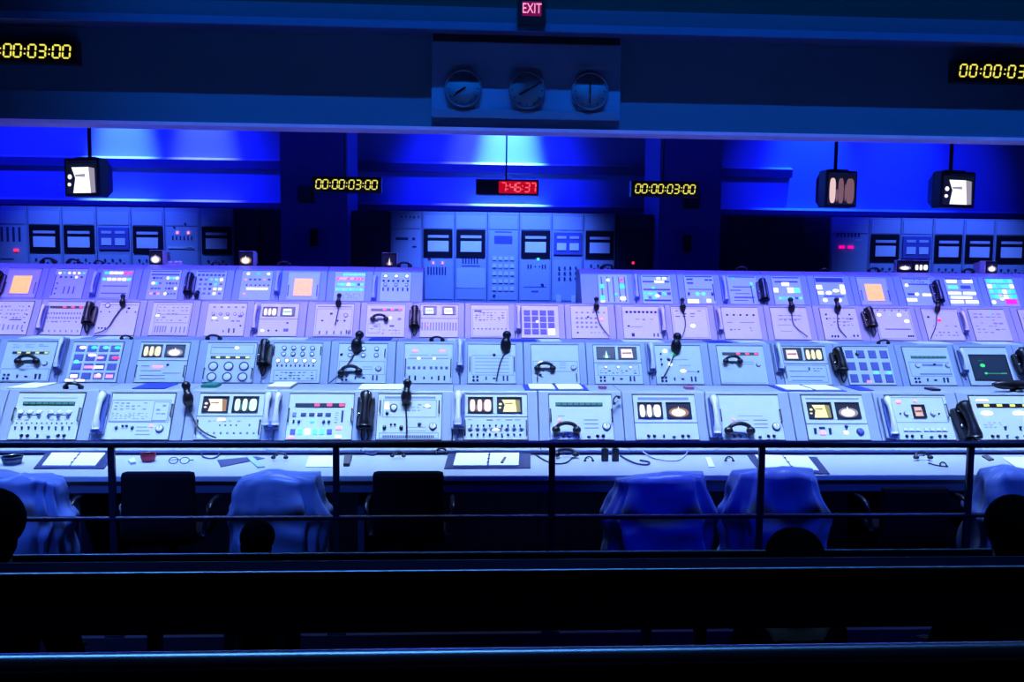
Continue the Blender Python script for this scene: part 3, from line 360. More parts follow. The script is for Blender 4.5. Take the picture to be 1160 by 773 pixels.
SPEC[4] = [
 ('back-row console at the far left under a black telephone', rowsx(6)),
 ('leftmost back-row console with glowing orange screen', OR),
 ('back-row console with three grey slots under dotted white lamps', [('G', 'oval', .14, .14, .9, .14, 6, 1, 'wgwwwc', .08, .06), ('G', 'rd', .2, .28, .86, .28, 5, 1, 'ndnwn', .08, .07), ('V', .4, .6, .7, .85, 3, SLOT), ('V', .04, .2, .04, .9, 1, SLOT), ('G', 'kn', .14, .5, .14, .85, 1, 3, 'n', .05, .05)]),
 ('back-row console with two lit bands of white and green lamps', [('G', 'sq', .14, .12, .9, .12, 6, 1, 'gwwwrr', .12, .08), ('G', 'sq', .1, .34, .9, .34, 6, 1, 'cwWWwc', .12, .09), ('L', [(.1, .57, .9, .03), (.1, .82, .9, .03)], SLOT), ('F', .03, .02, .97, .98)]),
 ('back-row console with two blocks of grey keys left of a black telephone', [('L', [(.05, .05, .95, .03)]), ('L', [(.05, .16, .95, .05)], SLOT), ('G', 'sq', .16, .28, .38, .82, 3, 4, 'nsswgsssspsp', .09, .07), ('G', 'sq', .6, .28, .9, .82, 4, 4, 'wgcwsnsssnswwsss', .07, .07)]),
 ('back-row console with blocks of grey keys right of a black telephone', [('L', [(.05, .04, .95, .03)]), ('G', 'sq', .12, .16, .9, .16, 7, 1, 'd', .09, .07), ('G', 'sq', .2, .32, .86, .8, 5, 4, 'nsgcwssngsssnwwsssws', .09, .07)]),
 ('back-row console with pink lamps and one white lamp line', [('G', 'oval', .2, .1, .86, .1, 3, 1, 'wgw', .1, .08), ('G', 'rd', .14, .3, .9, .3, 6, 1, 'pdddpd', .09, .07), ('G', 'sq', .25, .62, .85, .62, 7, 1, 'W', .08, .07), ('G', 'oval', .16, .8, .16, .8, 1, 1, 'p', .1, .07), ('G', 'kn', .2, .5, .9, .5, 6, 1, 'n', .05, .05)]),
 ('back-row console with glowing orange screen at the left of centre', OR),
 ('back-row console with bands of cyan, red and green lamps', [('G', 'sq', .3, .1, .94, .1, 7, 1, 'c', .08, .07), ('G', 'sq', .1, .24, .9, .24, 8, 1, 'rpprprrr', .09, .08), ('G', 'sq', .14, .44, .9, .44, 8, 1, 'gcgwcgdc', .09, .08), ('G', 'sq', .1, .62, .9, .62, 8, 1, 'cgcgcggc', .09, .09), ('X', .1, .74, .9, .95, 3, 9)]),
 ('back-row console with three columns of pale knobs beside the tall racks', [('G', 'ring', .16, .14, .86, .14, 3, 1, 'w', .13, 0), ('G', 'kn', .1, .3, .9, .3, 6, 1, 'n', .08, .08), ('G', 'ring', .16, .44, .86, .44, 3, 1, 'x', .12, 0), ('G', 'tg', .1, .6, .9, .6, 6, 1, 'n', .05, .12), ('V', .12, .75, .88, .96, 7, PANEL)]),
 ('back-row console with black columns of green lamps and one red', [('V', .12, .08, .9, .96, 5, DARK), ('G', 'oval', .34, .2, .34, .2, 1, 1, 'W', .12, .1), ('G', 'oval', .8, .18, .8, .18, 1, 1, 'r', .14, .1), ('G', 'sq', .12, .42, .12, .42, 1, 1, 'g', .16, .14), ('G', 'sq', .8, .42, .8, .42, 1, 1, 'g', .18, .16), ('G', 'sq', .12, .82, .12, .82, 1, 1, 'g', .15, .16), ('G', 'sq', .8, .84, .8, .84, 1, 1, 'W', .2, .12), ('G', 'oval', .12, .95, .12, .95, 1, 1, 'W', .14, .08), ('G', 'sq', .58, .7, .58, .7, 1, 1, 'g', .1, .08)]),
 ('back-row console with dark grid and cyan-white keys right of racks', [('L', [(.05, .05, .95, .03), (.05, .24, .95, .05), (.05, .52, .95, .05), (.05, .9, .95, .06)]), ('G', 'sq', .6, .12, .8, .12, 2, 1, 'w', .12, .07), ('G', 'sq', .5, .24, .72, .24, 3, 1, 'W', .12, .07), ('G', 'sq', .1, .66, .9, .66, 6, 1, 'gcgdgd', .12, .1), ('G', 'oval', .38, .46, .38, .46, 1, 1, 'c', .1, .08), ('G', 'oval', .5, .74, .5, .74, 1, 1, 'w', .14, .1), ('G', 'sq', .1, .8, .4, .8, 3, 1, 'gGg', .1, .09)]),
 ('back-row console with one cyan pair and white keys along bottom', [('L', [(.04, .04, .96, .04)]), ('G', 'sq', .14, .14, .24, .14, 2, 1, 'n', .12, .05), ('G', 'sq', .14, .28, .24, .28, 2, 1, 'n', .12, .05), ('G', 'sq', .76, .16, .9, .16, 2, 1, 'n', .12, .05), ('L', [(.1, .5, .9, .03)]), ('G', 'oval', .4, .66, .6, .66, 2, 1, 'c', .14, .12), ('G', 'sq', .1, .92, .35, .92, 3, 1, 'wWw', .11, .13), ('G', 'sq', .75, .9, .75, .9, 1, 1, 'W', .14, .12), ('G', 'kn', .1, .66, .9, .66, 2, 1, 'n', .08, .14), ('V', .96, .3, .96, .9, 1)]),
 ('back-row console of blank blue grid squares left of a black telephone', [('L', [(.04, .04, .96, .04)]), ('X', .04, .1, .96, .95, 7, 1, SLOT), ('G', 'oval', .2, .09, .2, .09, 1, 1, 'g', .1, .06), ('G', 'oval', .8, .28, .8, .28, 1, 1, 'c', .1, .1), ('G', 'oval', .84, .42, .84, .42, 1, 1, 'g', .08, .07), ('V', .78, .35, .78, .97, 1)]),
 ('back-row console with broad white and cyan keys right of black telephone', [('L', [(.04, .05, .96, .04), (.1, .2, .9, .05)]), ('G', 'sq', .46, .28, .46, .28, 1, 1, 'w', .25, .12), ('G', 'sq', .1, .5, .1, .5, 1, 1, 'w', .15, .14), ('G', 'sq', .6, .5, .82, .5, 2, 1, 'wc', .2, .18), ('G', 'sq', .2, .78, .9, .78, 6, 1, 'cgggdc', .1, .08)]),
 ('back-row console with scattered large white lamps below dark header', [('L', [(.02, .12, .98, .16)]), ('G', 'sq', .1, .38, .1, .38, 1, 1, 'w', .2, .14), ('G', 'oval', .4, .58, .4, .58, 1, 1, 'w', .2, .12), ('G', 'oval', .66, .5, .66, .5, 1, 1, 'w', .22, .1), ('G', 'sq', .9, .45, .9, .45, 1, 1, 'w', .15, .32), ('G', 'sq', .12, .58, .12, .58, 1, 1, 'w', .18, .1), ('G', 'oval', .22, .84, .7, .84, 2, 1, 'w', .16, .12), ('L', [(.2, .7, .9, .04)])]),
 ('back-row console with glowing orange screen on the right side', OR),
 ('back-row console with few white lamps right of right orange screen', [('L', [(.04, .04, .96, .04), (.2, .24, .9, .04), (.1, .6, .34, .07)]), ('G', 'oval', .14, .28, .14, .28, 1, 1, 'w', .12, .1), ('G', 'oval', .42, .6, .42, .6, 1, 1, 'w', .14, .1), ('G', 'sq', .76, .62, .76, .62, 1, 1, 'w', .3, .08), ('G', 'sq', .2, .8, .2, .8, 1, 1, 'w', .34, .1), ('X', .3, .06, .9, .2, 2, 6, NAVY)]),
 ('back-row console of wide white lamp bars in rows', [('L', [(.04, .03, .96, .04)]), ('G', 'sq', .26, .12, .82, .12, 2, 1, 'ww', .36, .1), ('G', 'sq', .25, .33, .7, .33, 2, 1, 'cd', .36, .12), ('G', 'sq', .26, .55, .78, .55, 2, 1, 'w', .44, .09), ('G', 'sq', .3, .7, .6, .7, 2, 1, 'w', .44, .07), ('G', 'sq', .26, .86, .78, .86, 2, 1, 'w', .44, .1)]),
 ('back-row console of crowded green and cyan lamps with red corner', [('G', 'sq', .12, .1, .9, .66, 6, 4, 'gcccgcwcgccwcgcwcggcgwcg', .14, .13), ('G', 'sq', .62, .84, .82, .84, 2, 1, 'm', .2, .18), ('G', 'oval', .1, .86, .1, .86, 1, 1, 'W', .14, .13), ('G', 'oval', .42, .74, .42, .74, 1, 1, 'w', .14, .1), ('G', 'oval', .4, .62, .4, .62, 1, 1, 'p', .1, .1)]),
 ('back-row console cut off by the right picture edge', rowsx(6))]
ROWN = {1: 'control consoles in the front row', 2: 'control consoles in the second row', 3: 'control consoles in the third row', 4: 'control consoles in the back row'}
ORD = {1: 'front', 2: 'second', 3: 'third', 4: 'back'}
for ri, R in ROWS.items():
    cx = [(at(x, 446 if ri == 1 else 390 if ri == 2 else 346 if ri == 3 else 309, R['Yt'])).x for x in XS[ri]]
    for i, x in enumerate(cx):
        lab, items = SPEC[ri][i]
        l = (cx[i-1]+x)/2 if i > 0 else x-.31
        r = (cx[i+1]+x)/2 if i < len(cx)-1 else x+.31
        if ri == 4 and i == 9: r = x+.31+.06
        if ri == 4 and i == 10: l = x-.31-.14
        root = empty('control_console', (x, R['Y'], R['fl']), lab, 'console', ROWN[ri])
        z0 = R['fl']; Y0 = R['Y']
        g = .0025
        b = MB(); b.prism([(0, 0), (0, R['h']-z0), (R['Yt']+.006*SN-Y0, R['zt']+.006*CS-z0), (R['Ytop']-Y0, R['ztop']-z0), (R['Yb']-Y0, R['ztop']-z0), (R['Yb']-Y0, 0)], l-x+g, r-x-g, HOUS)
        o = b.build('housing', root); bv = o.modifiers.new('b', 'BEVEL'); bv.width = .006; bv.segments = 2
        b = MB(); b.prism([(-.17, R['desk']-z0+.002), (-.17, R['desk']-z0+.018), (-.03, R['desk']-z0+.03), (-.001, R['h']-z0-.004), (-.001, R['desk']-z0+.002)], l-x+g, r-x-g, HOUS); b.build('front_ledge', root)
        big = any(t[0] == 'S' and t[5] == 'orange' for t in items)
        pw = R['pw']*(1.06 if big else 1)*(.97 if ri > 2 else 1); L = R['L']
        Mx = frame(R); Mx.translation = (0, L/2*SN, R['h']-z0+L/2*CS)
        dummy = bpy.data.objects.new('control_panel', None)
        # plate first so that controls can hang on it
        pm = link('control_panel', bpy.data.meshes.new('control_panel'), root, Mx)
        ptop = .012
        b = panel_items(pm, pw, L-.012, items)
        b.box((-pw/2-.004, -L/2+.002, .0005), (pw/2+.004, L/2+.007, .006), DARK)  # black backing paints in the shadow gap around the plate
        b.box((-pw/2, -L/2+.004, .003), (pw/2, L/2-.005, .012), PANEL if not big else BEIGE, .002)
        pm.data = b.mesh('control_panel')
        if ri < 4:
            for sx in (-1, 1):
                pass
    # worktop in front of the row: one continuous slab, with apron and supports
    xl, xr = min(cx)-.6, max(cx)+.6
    yf = R['Y']-.80 if ri == 1 else R['Y']-.7
    t = empty('worktop', ((xl+xr)/2, R['Y'], R['fl']), {1: 'long pale worktop of the front row holding papers and headsets', 2: 'long pale worktop of the second row behind the front consoles', 3: 'long pale worktop of the third row', 4: 'long pale worktop of the back row'}[ri], 'desk')
    hw = (xr-xl)/2
    segs = [(-hw, hw)]
    if ri == 4:
        mid = (cx[9]+.37+cx[10]-.45)/2; segs = [(-hw, cx[9]+.37-(xl+xr)/2), (cx[10]-.45-(xl+xr)/2, hw)]
    b = MB()
    for a, c in segs: b.box((a, yf-R['Y'], .705), (c, -.235, .74), TOPP, .006)
    b.build('tabletop', t)
    b = MB()
    for a, c in segs: b.box((a, -.235, .69), (c, -.005, .728), mat('back_seam_paint', (.03, .05, .22), .5))  # dark strip along the seam behind the tabletop
    b.build('back_seam', t)
    b = MB()
    for a, c in segs: b.box((a+.02, yf-R['Y']+.015, .635), (c-.02, yf-R['Y']+.035, .705), mat('apron_paint', (.06, .08, .16), .5))
    b.build('apron', t)
    n = 6
    for k in range(n):
        xx = -hw+.1+(2*hw-.2)*k/(n-1)
        if ri == 4 and segs[0][1] < xx < segs[1][0]: continue
        b = MB(); b.box((xx-.02, yf-R['Y']+.06, 0), (xx+.02, -.04, .705), RACKD, .004); b.build('leg', t)
    R['cx'] = cx; R['yf'] = yf
# ------------------------------------------------------------------ room shell
FLM = mat('floor_carpet', (.008, .009, .025), .9, scale=120, bump=.3); RIS = mat('riser_paint', (.05, .06, .12), .7)
def slab(name, y0, y1, z0, z1, mt, x0=-11, x1=13): return struct(MB().box((x0, y0, z0), (x1, y1, z1), mt).build(name))
f2, f3, f4 = ROWS[2]['fl'], ROWS[3]['fl'], ROWS[4]['fl']
fb = MB()
for y0, y1, z in ((-2, 2.0, .0), (2.0, 4.385, -.34), (4.385, 6.75, 0), (6.75, 8.75, f2), (8.75, 10.4, f3), (10.4, 17, f4)):
    fb.box((-11, y0, -.6), (13, y1, z), FLM)
struct(fb.build('floor'))
WALLM = mat('wall_paint', (.24, .32, .62), .6, var=.05, scale=1.5); BLK = mat('unlit_black_paint', (.006, .007, .015), .8); TRIM_SHADE = mat('trim_shade_paint', (.07, .08, .20), .6)
YW = 16.6
slab('wall_back', YW, YW+.2, f4, 9.5, WALLM)
slab('ceiling', -2, YW+.2, 9.5, 9.7, BLK)
struct(MB().box((-11.2, -2, -.6), (-11, YW+.2, 9.5), mat('side_wall_paint', (.08, .09, .16), .8)).build('wall_left'))
struct(MB().box((13, -2, -.6), (13.2, YW+.2, 9.5), mat('side_wall_paint', (.08, .09, .16), .8)).build('wall_right'))
def zat(x, y, Y): return at(x, y, Y).z
# ledges on the back wall
def ledge(name, y_top, y_bot, prot, xe=13):
    zt, zb = zat(580, y_top, YW-prot), zat(580, y_bot, YW-prot)
    b = MB(); b.prism([(YW-prot+.03, zb), (YW-prot, zt-.05), (YW, zt-.05), (YW, zb)], -11, xe, TRIM_SHADE); b.prism([(YW-prot, zt-.05), (YW-prot+.09, zt), (YW, zt+.01), (YW, zt-.05)], -11, xe, mat('ledge_paint', (.45, .5, .65), .5))  # dark front paints in the ledge's shade, pale lip its lit edge
    return struct(b.build(name))
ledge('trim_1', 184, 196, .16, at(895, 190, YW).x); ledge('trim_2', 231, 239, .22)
# header
YH = 10.9
zb = zat(580, 145.5, YH); zl = zat(580, 140, YH)
zB0 = zat(580, 34, YH-.35); zB1 = zat(580, 9, YH-.35)
struct(MB().box((-11, YH, zb), (13, YH+.25, 9.5), mat('header_paint', (.035, .13, .26), .7, var=.06, scale=1.2)).build('wall_header'))
BM = mat('beam_paint', (.015, .045, .12), .7, var=.06)
b = MB(); b.box((-11, YH-.35, zB0), (13, YH-.001, zB1), BM, .004); b.box((-11, YH-.37, zB0-.012), (13, YH-.33, zB0+.078), mat('lip_paint', (.02, .085, .24), .6)); struct(b.build('trim_3'))
struct(MB().box((-11, YH-.28, zB1), (13, YH-.002, 9.5), BLK).build('trim_4'))  # painted black to stand in for the unlit recess above the beam
b = MB(); b.box((-11, YH-.03, zb-.045), (13, YH+.30, zb-.001), mat('lavender_lit_trim', (.55, .52, .66), .5), .004); struct(b.build('trim_5'))  # lavender light along the header's lower lip, put into the colour
# pillars
PILM = mat('pillar_blue_lit', (.07, .08, .62), .7)  # blue light falling on the pillars is mixed into this colour
for i, (xa, xb) in enumerate(((318, 394), (746, 816))):
    a, c = at(xa, 260, 14.6).x, at(xb, 260, 14.6).x
    o = struct(MB().box((a, 14.6, f4), (c, 15.9, 9.5), PILM, .01).build('column')); o['label'] = 'dark square pillar'
# ------------------------------------------------------------------ racks
YR = 15.0
ZRT = zat(580, 241, YR)
RH = ZRT-f4
def rack(x, x0, x1, kind, label, dark=False, grp='recorder racks along the back wall'):
    a, c = at(x0, 280, YR).x, at(x1, 280, YR).x; X = (a+c)/2; w_ = c-a
    root = empty('equipment_rack', (X, YR, f4), label, 'equipment rack', grp)
    mt = RACKD if dark else RACKP
    b = MB(); b.box((-w_/2+.004, 0, 0), (w_/2-.004, .7, RH), mt, .008); b.build('cabinet', root)
    zz = lambda y: zat(x, y, YR)-f4
    s = w_/2-.035
    dy = (x-580)*.0112          # picture rows drop to the right
    def pl(y0, y1, m_=None, nm='blank_panel', out=.012):
        bb = MB(); bb.box((-s, -out, zz(y1+dy)), (s, 0, zz(y0+dy)), m_ or (RACKL if not dark else RACKD), .003); return bb
    pl(245, 260).build('upper_panel', root)
    def small(lst, nm, m_, d=.02):
        for (u, y, wu, hy) in lst:
            bb = MB(); zc = zz(y+dy); h_ = hy*YR/950/2
            bb.box((u*s-wu*s/2, -.012-d, zc-h_), (u*s+wu*s/2, -.011, zc+h_), m_, .002); bb.build(nm, root)
    if kind == 'R':
        bb = pl(261, 292, DARK, out=.03); bb.build('recorder_bezel', root)
        bb = MB(); bb.box((-s*.72, -.045, zz(286+dy)), (s*.72, -.03, zz(274+dy)), PAPER, .002); bb.build('chart_paper', root)
        bb = MB(); bb.box((-s*.72, -.04, zz(270.5+dy)), (s*.72, -.03, zz(267.5+dy)), BEIGE, .002); bb.build('label_strip', root)
    elif kind == 'D':
        bb = pl(263, 288, SLOT, out=.03); bb.build('recorder_bezel', root)
        for sg in (-1, 1):
            bb = MB(); bb.box((sg*s*.45-s*.33, -.045, zz(283+dy)), (sg*s*.45+s*.33, -.03, zz(275+dy)), PAPER, .002); bb.build('chart_paper', root)
            bb = MB(); bb.box((sg*s*.45-s*.33, -.04, zz(270+dy)), (sg*s*.45+s*.33, -.03, zz(267+dy)), BEIGE, .002); bb.build('label_strip', root)
    if kind in 'RD': lo = 294
    else: lo = 262
    pl(lo, 340).build('lower_panel', root)
    if kind == 'slots':
        small([(-.6+.4*k, 262+6+4, .16, 16) for k in range(4)], 'slot', NAVY, .004); small([(.35, 290, .3, 3)], 'indicator_lamp', COL['r']); small([(-.3, 300, .9, 1.5)], 'slot', NAVY, .004)
    if kind == 'plain':
        small([(-.3, 272, .9, 3), (.55, 272, .2, 3)], 'slot', NAVY, .004); small([(.6, 281, .3, 2)], 'slot', NAVY, .004); small([(-.3+.3*k, 247, .1, 2) for k in range(5)], 'knob', NAVY)
    if kind == 'lamps':
        small([(-.3, 268, .14, 3), (.4, 268, .14, 3)], 'indicator_lamp', COL['p']); small([(-.6+.24*k, 274, .09, 5) for k in range(6)], 'slot', NAVY, .004); small([(-.5, 262, .1, 2), (.2, 258, .1, 2)], 'knob', NAVY); small([(-.1, 285, 1.6, 2), (.5, 285.5, .5, 2)], 'handle', WHT)
    if kind == 'grid':
        small([(0, 263, 1.2, 1.3), (0, 272, 1.3, 9)], 'slot', SLOT, .004)
        small([(-.62+.42*k, 293+8.6*r, .28, 4) for r in range(5) for k in range(4)], 'push_button', WHT); small([(-.62, 335, .2, 2)], 'knob', NAVY)
    if kind == 'digits':
        small([(-.45, 276, .3, 3), (.05, 276, .3, 3)], 'red_readout', COL['m']); small([(.5, 268, .4, 2)], 'slot', BEIGE, .004); small([(-.7+.2*k, 262, .1, 5) for k in range(7)], 'slot', NAVY, .004)
    if x in (497,): small([(-.35, 299, .12, 3), (.3, 299, .12, 3)], 'indicator_lamp', COL['p']); small([(-.6, 294, .2, 2)], 'knob', NAVY); small([(-.7+.2*k, 308, .1, 9) for k in range(7)], 'slot', NAVY, .004)
    if x in (533,): small([(-.55+.2*k, 295, .1, 9) for k in range(6)], 'slot', NAVY, .004); small([(0, 302, 1.3, 1)], 'slot', NAVY, .004); bb = pl(305, 327, PANEL, out=.02); bb.build('door', root)
    if x in (607,): small([(-.5, 302, .1, 5), (-.3, 302, .1, 5), (0, 302, .1, 2), (.3, 302, .1, 2), (.5, 302, .1, 5), (.7, 302, .1, 5)], 'slot', NAVY, .004); small([(.5, 322, .2, 2)], 'knob', NAVY); small([(0, 325, 1.6, 1), (0, 330, .5, 2)], 'slot', SLOT, .004); small([(.2, 293.5, .15, 3)], 'indicator_lamp', COL['c'])
    if x in (643,): small([(-.6+.4*k, 303+6*r, .12, 3) for r in range(3) for k in range(4)], 'knob', NAVY); small([(-.6, 338, .35, 8), (.5, 338, .35, 8)], 'push_button', WHT)
    if x in (51, 91, 168, 246, 680, 1002, 1073, 1109, 130, 1038, 1143): small([(-.6+.25*k, 300+(k % 2)*4, .12, 2.5) for k in range(6)], 'knob', NAVY)
    return root
GR = 'recorder racks along the back wall'
for a in [(15, -6, 32, 'slots', 'pale rack with vertical slots and red lamp at the left edge'), (51, 32, 71, 'R', 'first recorder rack from the left with dark window frame'), (91, 71, 110, 'R', 'second recorder rack from the left, straight below the hanging monitor'),
          (130, 110, 149, 'D', 'left rack with two small paper windows side by side'), (168, 149, 187, 'R', 'recorder rack above the small left desk monitor'), (208, 187, 227, 'lamps', 'left rack with two orange lamps and a white handle'), (246, 227, 265, 'R', 'last recorder rack on the left beside dark cabinets'),
          (458, 442, 478, 'plain', 'plain pale rack with one dark slot, left of centre bank'), (497, 478, 515, 'R', 'centre bank recorder rack with two pink lamps below'), (533, 515, 552, 'R', 'centre bank recorder rack with a pale lower door'), (571, 552, 588, 'grid', 'centre rack with five rows of white square keys'),
          (607, 588, 625, 'R', 'centre bank recorder rack just right of the key grid rack'), (643, 625, 661, 'D', 'centre rack with two small paper windows side by side'), (680, 661, 697, 'R', 'rightmost recorder rack of the centre bank'),
          (958, 940, 984, 'digits', 'dim rack with small red digits left of right bank'), (1002, 984, 1020, 'R', 'first recorder rack of the right bank'), (1038, 1020, 1056, 'D', 'right bank rack with two small paper windows'), (1073, 1056, 1091, 'R', 'recorder rack right of the paired-window rack, right bank'),
          (1109, 1091, 1126, 'R', 'recorder rack above the small right desk monitor'), (1143, 1126, 1163, 'R', 'rightmost recorder rack at the picture edge')]:
    rack(*a)
for a in [(280, 265, 296, 'plain', 'dark cabinet right of the left recorder bank'), (308, 296, 320, 'plain', 'narrow dark cabinet touching the left pillar'), (418, 399, 441, 'plain', 'dark cabinet between left pillar and centre racks'), (718, 698, 739, 'plain', 'dark cabinet between centre racks and right pillar'),
          (850, 824, 868, 'plain', 'dark cabinet just right of the right pillar'), (888, 868, 906, 'plain', 'middle dark cabinet right of the right pillar'), (923, 906, 940, 'plain', 'dark cabinet beside the red-digit rack')]:
    rack(*a, dark=True, grp='dark cabinets along the back wall')
b = MB(); p = at(717, 298, YR); b.ball((p.x, YR-.02, p.z), .025, COL['r']); tag(b.build('warning_lamp'), 'tiny red lamp glowing on dark cabinet right of centre', 'lamp')
# ------------------------------------------------------------------ digital clocks
SEG = {'0': 'abcdef', '3': 'abgcd', '7': 'abc', '4': 'fgbc', '6': 'afgedc', '1': 'bc'}
def digit(b, ch, x, z, h, mt, sl=.1):
    w_ = h*.56; t = h*.12; P_ = {'a': ((0, 1), (1, 1)), 'b': ((1, 1), (1, .5)), 'c': ((1, .5), (1, 0)), 'd': ((1, 0), (0, 0)), 'e': ((0, 0), (0, .5)), 'f': ((0, .5), (0, 1)), 'g': ((0, .5), (1, .5))}
    for s in SEG[ch]:
        (xa, za), (xb, zb_) = P_[s]; xa = x+xa*w_+za*h*sl; xb = x+xb*w_+zb_*h*sl; za = z+za*h; zb_ = z+zb_*h
        d = Vector((xb-xa, zb_-za)); L = d.length; d /= L; n = Vector((-d.y, d.x)); q = t*.35
        A = Vector((xa, za))+d*q; B_ = Vector((xb, zb_))-d*q
        pts = [A, A+d*t*.5+n*t*.5, B_-d*t*.5+n*t*.5, B_, B_-d*t*.5-n*t*.5, A+d*t*.5-n*t*.5]
        vs = [(p.x, 0, p.y) for p in pts]+[(p.x, .006, p.y) for p in pts]
        b.add(vs, [[0, 1, 2, 3, 4, 5][::-1], [6, 7, 8, 9, 10, 11]]+[[i, (i+1) % 6, (i+1) % 6+6, i+6] for i in range(6)], mt)
YEL = em('clock_yellow', (.95, .85, .12), 1.0); REDD = em('clock_red', (1, .12, .16), 1.3)
def clock(text, p0, W, h, mt, label, pole=None, bx=None, bg=None, group=None):
    """p0: lower left of text in world; W: text width"""
    root = empty('digital_clock', (p0.x, p0.y, p0.z), label, 'clock', group)
    x0, x1 = (bx if bx else (-h*.4, W+h*.4))
    b = MB(); b.box((x0, .004, -h*.4), (x1, .14, h*1.4), DARK, .004); b.build('housing', root)
    n = sum(.45 if c == ':' else 1 for c in text); st = W/n; x = 0
    if bg: bb = MB(); bb.box((-h*.15, .001, -h*.2), (W+h*.12, .0038, h*1.2), em('red_filter', (.55, 0, .01), .9)); bb.build('display_window', root)
    for c in text:
        b = MB()
        if c == ':':
            for zz in (.28, .66): b.box((x+st*.1+zz*h*.1, 0, h*zz-h*.055), (x+st*.1+zz*h*.1+h*.11, .006, h*zz+h*.055), mt)
            b.build('colon', root, Matrix.Translation((0, -.004, 0))); x += st*.45
        else:
            digit(b, c, x+st*.08, 0, h, mt); b.build('digit', root, Matrix.Translation((0, -.004, 0))); x += st
    if pole is not None:
        b = MB(); xm = pole-p0.x; b.tube([(xm, .07, h*1.38), (xm, .07, zb-.05-p0.z+.6)], .012, DSTEEL, 8, 0); b.build('hanging_pole', root)
    return root
YC = 11.6
def clk(text, xa, xb, yb, h, Y, mt, label, **k):
    p = at(xa, yb, Y); W = at(xb, yb, Y).x-p.x; return clock(text, p, W, h, mt, label, **k)
clk('00:00:03:00', 357, 428, 213.5, .118, YC, YEL, 'hanging black countdown clock with yellow digits on the left', pole=at(390, 180, YC).x)
clk('00:00:03:00', 719, 788, 218.5, .118, YC, YEL, 'hanging black countdown clock with yellow digits on the right', pole=at(753, 180, YC).x)
clk('7:46:37', 566.5, 607, 217, .118, YC, REDD, 'hanging black clock with red digits under the centre ceiling', pole=at(574, 180, YC).x, bx=(-.33, .53), bg=1)
clk('00:00:03:00', -25, 81, 63.5, .15, YH-.15, YEL, 'yellow countdown clock on the header at the left edge')
clk('00:00:03:00', 1086, 1190, 86.5, .15, YH-.15, YEL, 'yellow countdown clock on the header at the right edge')
# boxes on pillars
for x, y, lab in ((347, 221, 'left'), (783, 228, 'right')):
    p = at(x, y, 14.5); root = empty('wall_speaker', p, 'small dark box mounted high on the %s pillar' % lab, 'speaker')
    MB().box((-.12, -.12, -.13), (.12, .1, .13), DARK, .01).build('cabinet', root); MB().box((-.10, -.13, -.11), (.10, -.119, .11), RACKD, .004).build('grille', root)
for x, y, lab in ((355, 269, 'left'), (779, 276, 'right')):
    p = at(x, y, 14.5); root = empty('wall_telephone', p, 'dark oval wall telephone on the %s pillar' % lab, 'telephone')
    MB().box((-.06, -.03, -.15), (.06, .1, .15), DARK, .02).build('base', root); b = MB(); b.tube([(0, -.05, -.13), (0, -.075, 0), (0, -.05, .13)], [.04, .03, .03, .03, .03, .03, .04], DARK, 8, 3); b.build('handset', root)
# ------------------------------------------------------------------ analog clock panel
Yp = YH-.06
pa, pb = at(489, 48, Yp), at(702, 136, Yp)
root = empty('clock_panel', (pa.x, Yp, pb.z), 'wide blue-grey board with three round clocks above the consoles', 'clock board')
W_ = pb.x-pa.x; ztop = zat(595, 39, Yp)-pb.z; zz1 = zat(595, 48, Yp)-pb.z
CPM = mat('clock_board_paint', (.07, .22, .46), .6, var=.04); FACE = mat('clock_face', (.06, .22, .38), .5, var=.03)
MB().box((0, 0, 0), (W_, .06, ztop), CPM, .004).build('board', root)
MB().box((.02, -.05, zz1-.02), (W_-.02, .0, ztop-.03), DARK, .002).build('dark_strip', root)
MB().box((.02, -.02, -.01), (W_-.04, .0, .09), mat('lower_rail_paint', (.12, .18, .34), .6), .003).build('lower_rail', root)
for i, (x, y, ah, am) in enumerate(((525, 101, 238, 232), (597, 103, 240, 60), (668, 104, 0, 180))):
    c = at(x, y, Yp); cx_, cz_ = c.x-pa.x, c.z-pb.z; rr = .235
    Mr = Matrix.Translation((cx_, 0, cz_)) @ Matrix.Rotation(PI/2, 4, 'X')
    b = MB(); b.lathe([(rr, 0), (rr, .045), (rr-.012, .05), (rr-.02, .03)], mat('clock_rim_paint', (.10, .14, .26), .4), 40, Mr); b.lathe([(rr-.014, .02), (rr-.014, .032), (.01, .033)], FACE, 40, Mr)
    for k in range(12):
        a = k*PI/6; b.box((-.006, .17, .033), (.006, .20, .035), NAVY, M=Mr @ Matrix.Rotation(-a, 4, 'Z'))
    f = b.build('clock_dial', root)
    for nm, a, ln, wd in (('hour_hand', ah, .11, .012), ('minute_hand', am, .155, .008)):
        b = MB(); b.box((-wd, -.03, .036), (wd, ln, .04), DARK, M=Mr @ Matrix.Rotation(-math.radians(a), 4, 'Z')); b.build(nm, f)
    b = MB(); b.box((cx_-[.12, .17, .26][i], -.004, cz_+rr+.05), (cx_+[.12, .17, .26][i], 0, cz_+rr+.085), mat('nameplate_paint', (.16, .22, .42), .6)); b.build('nameplate', root)
